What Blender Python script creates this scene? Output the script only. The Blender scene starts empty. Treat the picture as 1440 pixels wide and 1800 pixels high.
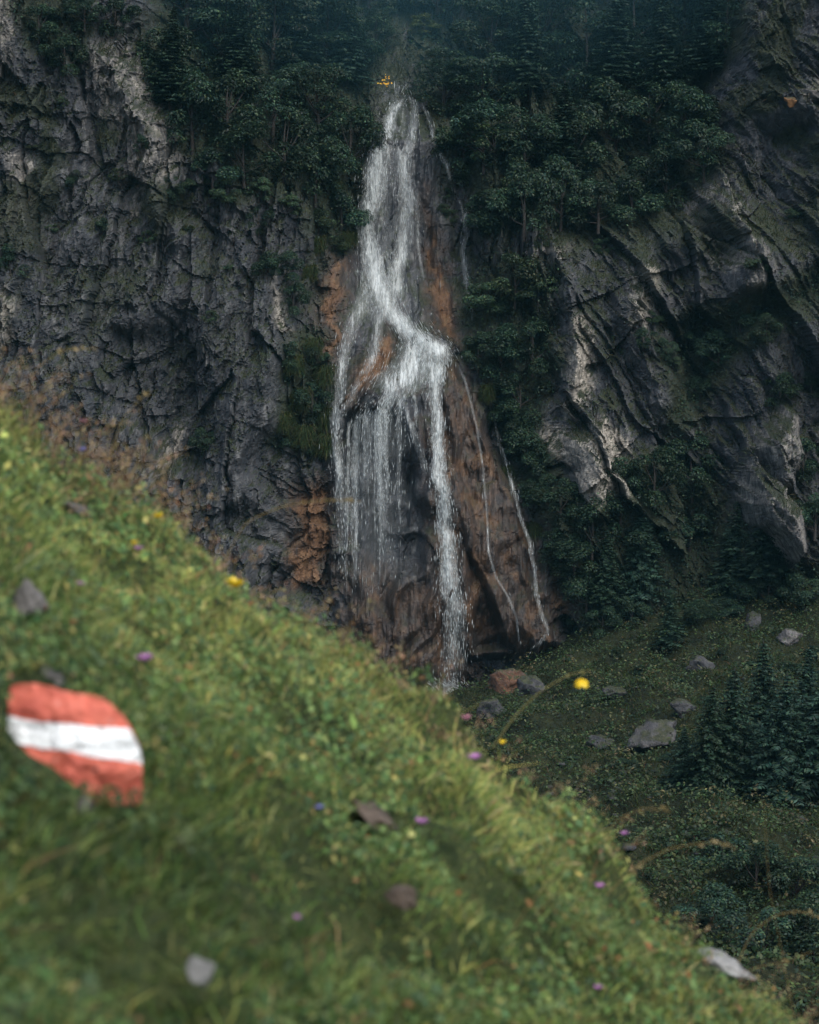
import bpy, math, random
import numpy as np
from mathutils import Vector, Matrix

rng = np.random.default_rng(7)
random.seed(7)
scene = bpy.context.scene
COL = scene.collection

# ------------------------------------------------------------------ camera, sky, sun, exposure
FPX = 3359.0                      # focal length in photograph pixels (1440 x 1800)
PITCH = math.atan(200.0 / FPX)    # looking slightly down
cd = bpy.data.cameras.new('camera')
cam = bpy.data.objects.new('camera', cd)
COL.objects.link(cam)
cd.sensor_fit = 'VERTICAL'
cd.sensor_height = 36.0
cd.sensor_width = 28.8
cd.lens = 36.0 * FPX / 1800.0
cam.location = (0, 0, 0)
cam.rotation_euler = (math.radians(90) - PITCH, 0, 0)
cd.clip_start = 0.05
cd.clip_end = 1000
cd.dof.use_dof = True
cd.dof.focus_distance = 76.0
cd.dof.aperture_fstop = 4.9
scene.camera = cam

SUN_EL, SUN_AZ = 54.0, 150.0       # high soft light from the right, behind the camera
world = bpy.data.worlds.new('World')
scene.world = world
world.use_nodes = True
wn = world.node_tree.nodes
wl = world.node_tree.links
bg = wn['Background']
sky = wn.new('ShaderNodeTexSky')
sky.sky_type = 'NISHITA'
sky.sun_disc = False
sky.sun_elevation = math.radians(SUN_EL)
sky.sun_rotation = math.radians(SUN_AZ)
sky.air_density = 1.0
sky.dust_density = 1.5
wl.new(sky.outputs[0], bg.inputs[0])
bg.inputs[1].default_value = 0.058
sl = bpy.data.lights.new('sun', 'SUN')
sun = bpy.data.objects.new('sun', sl)
COL.objects.link(sun)
sl.energy = 1.4
sl.angle = math.radians(60)
sl.color = (1.0, 0.965, 0.90)
_a, _e = math.radians(SUN_AZ), math.radians(SUN_EL)
sd = Vector((math.sin(_a) * math.cos(_e), math.cos(_a) * math.cos(_e), math.sin(_e)))
sun.rotation_euler = sd.to_track_quat('Z', 'Y').to_euler()
sun.location = (0, -5, 30)
scene.view_settings.view_transform = 'Standard'
scene.view_settings.look = 'None'
scene.view_settings.exposure = 1.78
scene.view_settings.gamma = 1.0
scene.view_settings.use_curve_mapping = False
try:
    scene.cycles.use_denoising = True
    scene.cycles.max_bounces = 8
    scene.cycles.transparent_max_bounces = 24
    scene.cycles.volume_bounces = 0
except Exception:
    pass

# ------------------------------------------------------------------ small maths
cp, sp = math.cos(PITCH), math.sin(PITCH)

def rays(u, v):
    u = np.asarray(u, float); v = np.asarray(v, float)
    x = (u - 720) / FPX; y = (900 - v) / FPX
    return np.stack([x, cp + y * sp, -sp + y * cp], -1)

def at(u, v, Y):
    d = rays(u, v)
    return d * (np.asarray(Y, float) / d[..., 1])[..., None]

def project(P):
    P = np.asarray(P, float)
    z = P[..., 1] * cp - P[..., 2] * sp
    y = P[..., 1] * sp + P[..., 2] * cp
    return 720 + FPX * P[..., 0] / z, 900 - FPX * y / z

def ss(a, b, x):
    t = np.clip((x - a) / (b - a), 0, 1)
    return t * t * (3 - 2 * t)

def hsh(ix, iy, seed):
    h = (ix.astype(np.int64) * 374761393 + iy.astype(np.int64) * 668265263 + seed * 974634777) & 0xffffffff
    h = ((h ^ (h >> 13)) * 1274126177) & 0xffffffff
    h = ((h ^ (h >> 16)) * 2246822519) & 0xffffffff
    h = h ^ (h >> 15)
    return (h & 0xffffff) / float(0x1000000)

def gn(x, y, seed=0):
    x0 = np.floor(x); y0 = np.floor(y)
    fx = x - x0; fy = y - y0
    u = fx * fx * fx * (fx * (fx * 6 - 15) + 10)
    w = fy * fy * fy * (fy * (fy * 6 - 15) + 10)
    def g(i, j):
        a = hsh(x0 + i, y0 + j, seed) * 6.2831853
        return np.cos(a) * (fx - i) + np.sin(a) * (fy - j)
    a = g(0, 0) * (1 - u) + g(1, 0) * u
    b = g(0, 1) * (1 - u) + g(1, 1) * u
    return (a * (1 - w) + b * w) * 1.4

def fbm(x, y, octv=4, seed=0, gain=0.5):
    s = 0; a = 1.0
    for o in range(octv):
        s = s + a * gn(x * 2 ** o + 17.3 * o, y * 2 ** o - 9.1 * o, seed + o)
        a *= gain
    return s

def voro(x, y, seed=0):
    x0 = np.floor(x); y0 = np.floor(y)
    f1 = np.full(x.shape, 9.0); f2 = np.full(x.shape, 9.0)
    cx = np.zeros(x.shape); cy = np.zeros(x.shape)
    dx = np.zeros(x.shape); dy = np.zeros(x.shape)
    for i in (-1, 0, 1):
        for j in (-1, 0, 1):
            ax = x0 + i; ay = y0 + j
            ex = ax + 0.1 + 0.8 * hsh(ax, ay, seed) - x
            ey = ay + 0.1 + 0.8 * hsh(ax, ay, seed + 101) - y
            d = np.sqrt(ex * ex + ey * ey)
            c = d < f1
            f2 = np.where(c, f1, np.minimum(f2, d))
            f1 = np.where(c, d, f1)
            cx = np.where(c, ax, cx); cy = np.where(c, ay, cy)
            dx = np.where(c, -ex, dx); dy = np.where(c, -ey, dy)
    return f1, f2, dx, dy, hsh(cx, cy, seed + 7), hsh(cx, cy, seed + 8), hsh(cx, cy, seed + 9)

def facets(x, y, seed, tilt=1.2, off=1.0, crack=0.5, cw=0.12):
    f1, f2, dx, dy, a, b, c = voro(x, y, seed)
    return off * (a - .5) + tilt * ((b - .5) * dx + (c - .5) * dy) + crack * (1 - ss(0, cw, f2 - f1))

def poly_sd(u, v, P):
    """signed distance in pixels, positive inside"""
    P = np.asarray(P, float)
    n = len(P)
    d2 = np.full(u.shape, 1e18); ins = np.zeros(u.shape, bool)
    for i in range(n):
        ax, ay = P[i]; bx, by = P[(i + 1) % n]
        ex, ey = bx - ax, by - ay
        t = np.clip(((u - ax) * ex + (v - ay) * ey) / (ex * ex + ey * ey + 1e-9), 0, 1)
        d2 = np.minimum(d2, (u - ax - t * ex) ** 2 + (v - ay - t * ey) ** 2)
        c = ((ay > v) != (by > v))
        xx = ax + (v - ay) * ex / (ey if abs(ey) > 1e-9 else 1e-9)
        ins ^= c & (u < xx)
    d = np.sqrt(d2)
    return np.where(ins, d, -d)

# ------------------------------------------------------------------ mesh helpers
def mk(name, V, F, mat, parent=None, col=None, smooth=False, attrs=None):
    V = np.asarray(V, np.float32)
    if not isinstance(F, (list, tuple)):
        F = [F]
    F = [np.asarray(f, np.int64) for f in F if len(f)]
    me = bpy.data.meshes.new(name)
    me.vertices.add(len(V))
    me.vertices.foreach_set('co', V.ravel())
    li = np.concatenate([f.ravel() for f in F]).astype(np.int32)
    cnt = np.concatenate([np.full(len(f), f.shape[1]) for f in F])
    me.loops.add(len(li))
    me.loops.foreach_set('vertex_index', li)
    me.polygons.add(len(cnt))
    st = np.concatenate([[0], np.cumsum(cnt)[:-1]]).astype(np.int32)
    me.polygons.foreach_set('loop_start', st)
    me.update(calc_edges=True)
    if smooth:
        me.polygons.foreach_set('use_smooth', np.ones(len(cnt), bool))
    if col is not None:
        at_ = me.color_attributes.new('Col', 'FLOAT_COLOR', 'POINT')
        c = np.ones((len(V), 4), np.float32)
        col = np.asarray(col, np.float32)
        c[:, :col.shape[1]] = col
        at_.data.foreach_set('color', c.ravel())
    for k, val in (attrs or {}).items():
        a_ = me.attributes.new(k, 'FLOAT', 'POINT')
        a_.data.foreach_set('value', np.asarray(val, np.float32).ravel())
    me.validate()
    if mat is not None:
        me.materials.append(mat)
    o = bpy.data.objects.new(name, me)
    COL.objects.link(o)
    if parent is not None:
        o.parent = parent
    return o

def tag(o, label=None, cat=None, group=None, kind=None):
    if label: o['label'] = label
    if cat: o['category'] = cat
    if group: o['group'] = group
    if kind: o['kind'] = kind
    return o

def thing(name, loc, label, cat, group=None, rz=0.0):
    o = bpy.data.objects.new(name, None)
    o.empty_display_size = 0.1
    COL.objects.link(o)
    o.location = loc
    o.rotation_euler = (0, 0, rz)
    return tag(o, label, cat, group)

def grid_faces(nr, nc):
    i = np.arange(nr * nc).reshape(nr, nc)
    return np.stack([i[:-1, :-1], i[:-1, 1:], i[1:, 1:], i[1:, :-1]], -1).reshape(-1, 4)

def tube(pts, rad, sides=6):
    pts = np.asarray(pts, float); n = len(pts)
    rad = np.broadcast_to(np.asarray(rad, float), (n,))
    t = np.gradient(pts, axis=0)
    t /= np.linalg.norm(t, axis=1)[:, None] + 1e-9
    ref = np.where(np.abs(t[:, 2:3]) > 0.9, [[1.0, 0, 0]], [[0, 0, 1.0]])
    a = np.cross(t, ref); a /= np.linalg.norm(a, axis=1)[:, None] + 1e-9
    b = np.cross(t, a)
    th = np.linspace(0, 2 * np.pi, sides, endpoint=False)
    V = pts[:, None] + rad[:, None, None] * (np.cos(th)[None, :, None] * a[:, None] + np.sin(th)[None, :, None] * b[:, None])
    V = V.reshape(-1, 3)
    F = []
    for i in range(n - 1):
        for k in range(sides):
            F.append((i * sides + k, i * sides + (k + 1) % sides, (i + 1) * sides + (k + 1) % sides, (i + 1) * sides + k))
    return V, np.array(F)

def join(parts):
    Vs, Fs, o = [], [], 0
    for V, F in parts:
        Vs.append(V); Fs.append(np.asarray(F) + o); o += len(V)
    return np.concatenate(Vs), np.concatenate(Fs)

def unit(a):
    return a / (np.linalg.norm(a, axis=-1, keepdims=True) + 1e-9)

def leaf_quads(C, N, L, W, ax=None, fold=0.15):
    """one folded rhombus per leaf"""
    n = len(C)
    if ax is None:
        ax = rng.normal(size=(n, 3))
    ax = unit(ax - N * np.sum(ax * N, 1, keepdims=True))
    bx = np.cross(N, ax)
    L = np.broadcast_to(L, (n,))[:, None]; W = np.broadcast_to(W, (n,))[:, None]
    V = np.stack([C - ax * L * .5, C + bx * W * .5 + N * fold * W - ax * L * .06, C + ax * L * .5, C - bx * W * .5 + N * fold * W - ax * L * .06], 1).reshape(-1, 3)
    F = np.arange(4 * n).reshape(n, 4)
    return V, F

def blades(P, up, L, W, bend, face=None):
    """bent three-level grass blades; P roots, up growth direction, bend the vector added at the tip"""
    n = len(P)
    if face is None:
        face = rng.normal(size=(n, 3))
    side = unit(np.cross(up, face))
    L = np.broadcast_to(L, (n,))[:, None]; W = np.broadcast_to(W, (n,))[:, None]
    m = P + up * L * .55 + bend * .28
    t = P + up * L * .92 + bend
    V = np.stack([P - side * W * .5, P + side * W * .5, m - side * W * .42, m + side * W * .42, t], 1).reshape(-1, 3)
    b = np.arange(n)[:, None] * 5
    return V, [b + np.array([[0, 1, 3, 2]]), b + np.array([[2, 3, 4]])]

def rep(c, k):
    return np.repeat(np.asarray(c), k, axis=0)

def pick(pal, n, w=None, jit=0.25):
    pal = np.asarray(pal, float)
    w = None if w is None else np.asarray(w, float) / np.sum(w)
    c = pal[rng.choice(len(pal), n, p=w)]
    return np.clip(c * (1 + jit * rng.normal(size=(n, 1))) * (1 + 0.08 * rng.normal(size=(n, 3))), 0.003, 0.9)

# ------------------------------------------------------------------ materials
class NT:
    def __init__(s, name):
        s.m = bpy.data.materials.new(name); s.m.use_nodes = True
        s.t = s.m.node_tree; s.n = s.t.nodes; s.l = s.t.links
        s.b = s.n['Principled BSDF']; s.out = s.n['Material Output']
    def new(s, ty, **kw):
        x = s.n.new(ty)
        for k, v in kw.items(): setattr(x, k, v)
        return x
    def link(s, a, b): s.l.new(a, b)
    def noise(s, vec, scale, detail=5, rough=.55, dist=0.0):
        x = s.new('ShaderNodeTexNoise'); x.inputs['Scale'].default_value = scale
        x.inputs['Detail'].default_value = detail; x.inputs['Roughness'].default_value = rough
        x.inputs['Distortion'].default_value = dist
        if vec is not None: s.link(vec, x.inputs['Vector'])
        return x.outputs['Fac']
    def ramp(s, fac, stops, interp='LINEAR'):
        r = s.new('ShaderNodeValToRGB'); r.color_ramp.interpolation = interp
        e = r.color_ramp.elements
        while len(e) < len(stops): e.new(0.5)
        for k, (p, c) in enumerate(stops):
            e[k].position = p
            e[k].color = (c, c, c, 1) if not hasattr(c, '__len__') else (*c, 1)
        s.link(fac, r.inputs[0]); return r.outputs[0]
    def mix(s, fac, a, b, mode='MIX'):
        x = s.new('ShaderNodeMix', data_type='RGBA', blend_type=mode)
        for sock, val in ((x.inputs[0], fac), (x.inputs[6], a), (x.inputs[7], b)):
            if hasattr(val, 'is_linked'): s.link(val, sock)
            elif hasattr(val, '__len__'): sock.default_value = (*val, 1)
            else: sock.default_value = val
        return x.outputs[2]
    def math(s, op, a, b=0.0, clamp=False):
        x = s.new('ShaderNodeMath', operation=op, use_clamp=clamp)
        for sock, val in ((x.inputs[0], a), (x.inputs[1], b)):
            if hasattr(val, 'is_linked'): s.link(val, sock)
            else: sock.default_value = val
        return x.outputs[0]
    def mapping(s, scale=(1, 1, 1), rot=(0, 0, 0), src='Object'):
        tc = s.new('ShaderNodeTexCoord'); mp = s.new('ShaderNodeMapping')
        mp.inputs['Scale'].default_value = scale; mp.inputs['Rotation'].default_value = rot
        s.link(tc.outputs[src], mp.inputs[0]); return mp.outputs[0]
    def bump(s, h, strength, dist, prev=None):
        x = s.new('ShaderNodeBump'); x.inputs['Strength'].default_value = strength
        x.inputs['Distance'].default_value = dist
        s.link(h, x.inputs['Height'])
        if prev is not None: s.link(prev, x.inputs['Normal'])
        return x.outputs[0]
    def attr(s, name):
        return s.new('ShaderNodeAttribute', attribute_name=name)

def mat_leaf(name, rough=.55, trans=.28, spec=.25, tint=(1, 1, 1), objvar=0.0):
    k = NT(name)
    c = k.attr('Col').outputs['Color']
    c = k.mix(1.0, c, tint, 'MULTIPLY')
    if objvar:
        oi = k.new('ShaderNodeObjectInfo')
        hv = k.new('ShaderNodeHueSaturation')
        k.link(c, hv.inputs['Color'])
        k.link(k.math('ADD', k.math('MULTIPLY', oi.outputs['Random'], objvar), 1 - objvar * .5), hv.inputs['Value'])
        k.link(k.math('ADD', k.math('MULTIPLY', oi.outputs['Random'], 0.05), .475), hv.inputs['Hue'])
        c = hv.outputs[0]
    k.link(c, k.b.inputs['Base Color'])
    k.b.inputs['Roughness'].default_value = rough
    k.b.inputs['Specular IOR Level'].default_value = spec
    tr = k.new('ShaderNodeBsdfTranslucent'); k.link(c, tr.inputs[0])
    mx = k.new('ShaderNodeMixShader'); mx.inputs[0].default_value = trans
    k.link(k.b.outputs[0], mx.inputs[1]); k.link(tr.outputs[0], mx.inputs[2])
    k.link(mx.outputs[0], k.out.inputs[0])
    return k.m

def mat_rock(name, masks=True, *a_, **k_):
    return _mat_rock(name, masks, *a_, **k_)

def _mat_rock(name, masks=True, lo=(.012, .015, .020), hi=(.086, .086, .090), sc=1.0):
    k = NT(name)
    pv = k.mapping((sc, sc, sc * .55))
    n1 = k.noise(pv, .55, 6, .62, .4)
    n2 = k.noise(pv, 2.6, 8, .68, .3)
    n3 = k.noise(k.mapping((sc, sc, sc)), 9.0, 6, .7)
    n0 = k.noise(pv, .16, 3, .5)
    f = k.math('ADD', k.math('ADD', k.math('MULTIPLY', n1, .42), k.math('MULTIPLY', n2, .42)), k.math('MULTIPLY', n0, .2))
    base = k.ramp(f, [(.38, lo), (.52, tuple(.55 * a + .45 * b for a, b in zip(lo, hi))), (.66, hi)])
    streak = k.noise(k.mapping((2.2 * sc, 2.2 * sc, .22 * sc)), 1.0, 5, .6, .5)
    base = k.mix(k.ramp(streak, [(.42, 0.0), (.62, .55 if masks else .18)]), base, (.022, .028, .038))
    speck = k.ramp(n3, [(.57, 0.0), (.68, .6)])
    base = k.mix(speck, base, (.16, .155, .15))
    if masks:
        pst = k.noise(k.mapping((1.7, 1.7, .13)), 1.0, 6, .68, .5)
        base = k.mix(k.math('MULTIPLY', k.ramp(pst, [(.51, 0.0), (.64, 1.0)]), k.ramp(n2, [(.42, 0.0), (.6, .75)])), base, (.16, .16, .155))
        A = k.attr('masks'); sep = k.new('ShaderNodeSeparateColor'); k.link(A.outputs['Color'], sep.inputs[0])
        wet = A.outputs['Alpha']
        nn = k.noise(pv, 3.2, 7, .7, .6)
        nb = k.math('SUBTRACT', nn, .5)
        def m(sock, gain=1.3):
            return k.math('ADD', sock, k.math('MULTIPLY', k.math('MULTIPLY', nb, gain), k.ramp(sock, [(0.0, 0.0), (.25, 1.0), (1, 1.0)])), True)
        tn = k.noise(k.mapping((3.0, 3.0, .7)), 1.0, 7, .65, .8)
        tuf = k.ramp(tn, [(.3, (.013, .010, .008)), (.46, (.034, .022, .015)), (.62, (.080, .044, .023)), (.78, (.135, .088, .056))])
        ora = k.ramp(tn, [(.3, (.05, .026, .015)), (.5, (.125, .064, .031)), (.7, (.19, .112, .058))])
        tuf = k.mix(k.ramp(sep.outputs[0], [(.80, 0.0), (.98, 1.0)]), tuf, ora)
        base = k.mix(m(sep.outputs[0]), base, tuf)
        pal = k.ramp(nn, [(.3, (.11, .10, .09)), (.5, (.30, .27, .23)), (.7, (.50, .46, .40))])
        base = k.mix(m(sep.outputs[1], 1.8), base, pal)
        mos = k.ramp(nn, [(.3, (.007, .013, .008)), (.55, (.019, .026, .011)), (.75, (.040, .038, .016))])
        base = k.mix(m(sep.outputs[2], 1.6), base, mos)
        k.link(k.math('SUBTRACT', .78, k.math('MULTIPLY', wet, .50)), k.b.inputs['Roughness'])
    else:
        geo = k.new('ShaderNodeNewGeometry'); sx = k.new('ShaderNodeSeparateXYZ'); k.link(geo.outputs['Normal'], sx.inputs[0])
        mf = k.math('ADD', k.math('MULTIPLY', sx.outputs[2], .55), k.math('MULTIPLY', n1, .9))
        base = k.mix(k.ramp(mf, [(.72, 0.0), (.86, .9 if sc < 5 else 0.0)]), base, k.ramp(n2, [(.35, (.012, .018, .009)), (.65, (.045, .05, .02))]))
        k.b.inputs['Roughness'].default_value = .85
    k.link(base, k.b.inputs['Base Color'])
    k.b.inputs['Specular IOR Level'].default_value = .35
    vo = k.new('ShaderNodeTexVoronoi', feature='DISTANCE_TO_EDGE'); vo.inputs['Scale'].default_value = 2.6 * sc
    k.link(pv, vo.inputs['Vector'])
    b1 = k.bump(k.ramp(vo.outputs['Distance'], [(0, 0.0), (.10, 1.0)]), .05, .06 / sc)
    b2 = k.bump(n2, .9, .22 / sc, b1)
    b3 = k.bump(n3, .8, .07 / sc, b2)
    k.link(b3, k.b.inputs['Normal'])
    return k.m

def mat_soil(name, a, b, sc=3.0):
    k = NT(name)
    pv = k.mapping()
    n = k.noise(pv, sc, 7, .65)
    k.link(k.ramp(n, [(.35, a), (.65, b)]), k.b.inputs['Base Color'])
    k.b.inputs['Roughness'].default_value = .95
    k.b.inputs['Specular IOR Level'].default_value = .1
    k.link(k.bump(k.noise(pv, sc * 4, 5), .7, .3 / sc), k.b.inputs['Normal'])
    return k.m

def mat_plain(name, c1, c2, sc=20.0, rough=.6, bump=.2, coords='Object', trans=0.0):
    k = NT(name)
    n = k.noise(k.mapping(src=coords), sc, 5, .6)
    c = k.ramp(n, [(.35, c1), (.65, c2)])
    k.link(c, k.b.inputs['Base Color'])
    k.b.inputs['Roughness'].default_value = rough
    k.link(k.bump(n, bump, .3 / sc), k.b.inputs['Normal'])
    if trans:
        tr = k.new('ShaderNodeBsdfTranslucent'); k.link(c, tr.inputs[0])
        mx = k.new('ShaderNodeMixShader'); mx.inputs[0].default_value = trans
        k.link(k.b.outputs[0], mx.inputs[1]); k.link(tr.outputs[0], mx.inputs[2]); k.link(mx.outputs[0], k.out.inputs[0])
    return k.m

def mat_water(name):
    """broken white water: opacity torn into threads along the flow"""
    k = NT(name)
    comb = k.new('ShaderNodeCombineXYZ')
    k.link(k.attr('across').outputs['Fac'], comb.inputs[0]); k.link(k.attr('along').outputs['Fac'], comb.inputs[1])
    k.link(k.attr('strand').outputs['Fac'], comb.inputs[2])
    def stretched(s):
        mp = k.new('ShaderNodeMapping'); mp.inputs['Scale'].default_value = s
        k.link(comb.outputs[0], mp.inputs[0]); return mp.outputs[0]
    fine = k.noise(stretched((10.5, 1.7, 1)), 1.0, 6, .72, .5)
    mid = k.noise(stretched((3.2, .45, 1)), 1.0, 4, .6, .6)
    f = k.math('ADD', k.math('MULTIPLY', fine, .6), k.math('MULTIPLY', mid, .4))
    d = k.attr('flow').outputs['Fac']
    thr = k.math('SUBTRACT', .645, k.math('MULTIPLY', d, .245))
    a = k.math('DIVIDE', k.math('SUBTRACT', f, thr), .24, True)
    film = k.math('MULTIPLY', d, .2)
    a = k.math('MULTIPLY', k.math('ADD', k.math('MULTIPLY', a, .82), film, True), k.ramp(d, [(0, 0.0), (.2, 1.0)]), True)
    k.b.inputs['Base Color'].default_value = (.58, .615, .61, 1)
    k.b.inputs['Roughness'].default_value = .45
    k.b.inputs['Specular IOR Level'].default_value = .4
    k.link(a, k.b.inputs['Alpha'])
    k.link(k.bump(fine, .6, .08), k.b.inputs['Normal'])
    return k.m

def mat_drops(name):
    k = NT(name)
    k.link(k.ramp(k.noise(k.mapping(), 3.0, 3), [(.3, (.45, .49, .49)), (.7, (.62, .66, .66))]), k.b.inputs['Base Color'])
    k.b.inputs['Roughness'].default_value = .3
    tr = k.new('ShaderNodeBsdfTranslucent'); tr.inputs[0].default_value = (.8, .85, .86, 1)
    mx = k.new('ShaderNodeMixShader'); mx.inputs[0].default_value = .4
    k.link(k.b.outputs[0], mx.inputs[1]); k.link(tr.outputs[0], mx.inputs[2]); k.link(mx.outputs[0], k.out.inputs[0])
    return k.m

M_CLIFF = mat_rock('cliff_rock')
M_BOULDER = mat_rock('boulder_rock', False, (.014, .016, .020), (.085, .083, .085), 1.9)
M_OUTCROP = mat_rock('outcrop_rock', False, (.018, .020, .024), (.135, .128, .126), 1.5)
M_BOULDER_PALE = mat_rock('pale_boulder_rock', False, (.032, .032, .036), (.20, .185, .175), 1.9)
M_BOULDER_RUST = mat_rock('rusty_boulder_rock', False, (.025, .018, .015), (.16, .075, .04), 1.9)
M_ORANGE = mat_rock('orange_rock', False, (.16, .075, .03), (.45, .23, .10), 2.0)
M_GROUND = mat_soil('meadow_soil', (.008, .011, .007), (.022, .026, .012), 1.2)
M_SOIL = mat_soil('hill_soil', (.014, .022, .009), (.040, .050, .018), 14.0)
M_LEAF = mat_leaf('shrub_leaves', objvar=.5)
M_NEEDLE = mat_leaf('spruce_needles', .6, .15, .2, objvar=.35)
M_GRASS_FAR = mat_leaf('meadow_grass', .7, .3, .15)
M_GRASS = mat_leaf('hill_grass', .55, .35, .25)
M_BARK = mat_plain('bark', (.010, .008, .007), (.030, .025, .021), 12.0, .9, .6)
M_WATER = mat_water('falling_water')
M_DROPS = mat_drops('water_drops')

# ------------------------------------------------------------------ the cliff: one height field Y = F(X, Z)
def axis_pts(lo, a, b, hi, fine, coarse):
    l = np.arange(lo, a, coarse); m = np.arange(a, b, fine); r = np.arange(b, hi + coarse, coarse)
    return np.concatenate([l, m, r])

CX = axis_pts(-48, -18.6, 18.6, 48, .058, .8)
CZ = axis_pts(-17, -12.6, 18.0, 42, .058, .8)
GX, GZ = np.meshgrid(CX, CZ)

MOUND = [(690, 585), (770, 590), (812, 630), (850, 700), (885, 790), (930, 900), (965, 1010), (992, 1120), (960, 1150), (830, 1170), (800, 1260), (600, 1240), (575, 1000), (572, 860), (575, 720), (600, 640)]
VEG_L = [(250, -40), (285, 110), (300, 190), (350, 300), (430, 345), (515, 350), (530, 420), (590, 450), (635, 400), (645, 260), (660, 130), (700, -40)]
VEG_R = [(720, -40), (735, 150), (790, 250), (830, 330), (850, 420), (960, 385), (1080, 410), (1180, 360), (1265, 300), (1240, 170), (1300, 80), (1300, -40)]
VEG_S = [(835, 470), (900, 450), (985, 480), (960, 560), (970, 640), (950, 720), (980, 830), (1010, 880), (1090, 860), (1140, 800), (1230, 830), (1270, 900), (1350, 990), (1440, 960), (1440, 1120), (990, 1130), (985, 1050), (940, 900), (890, 780), (850, 690), (800, 610), (800, 560)]
VEG_C = [(500, 590), (575, 570), (590, 650), (588, 790), (530, 815), (490, 780), (495, 680)]
VEG_H = [(1180, 560), (1290, 520), (1400, 470), (1440, 480), (1440, 560), (1340, 560), (1270, 640), (1220, 740), (1150, 800), (1160, 700)]
VEG_T = [(50, -20), (190, -20), (175, 60), (150, 140), (90, 130), (60, 60)]
VEG_ALL = [VEG_L, VEG_R, VEG_S, VEG_C, VEG_H, VEG_T]

def lerp_pts(x, xs, ys):
    return np.interp(x, xs, ys)

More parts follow.
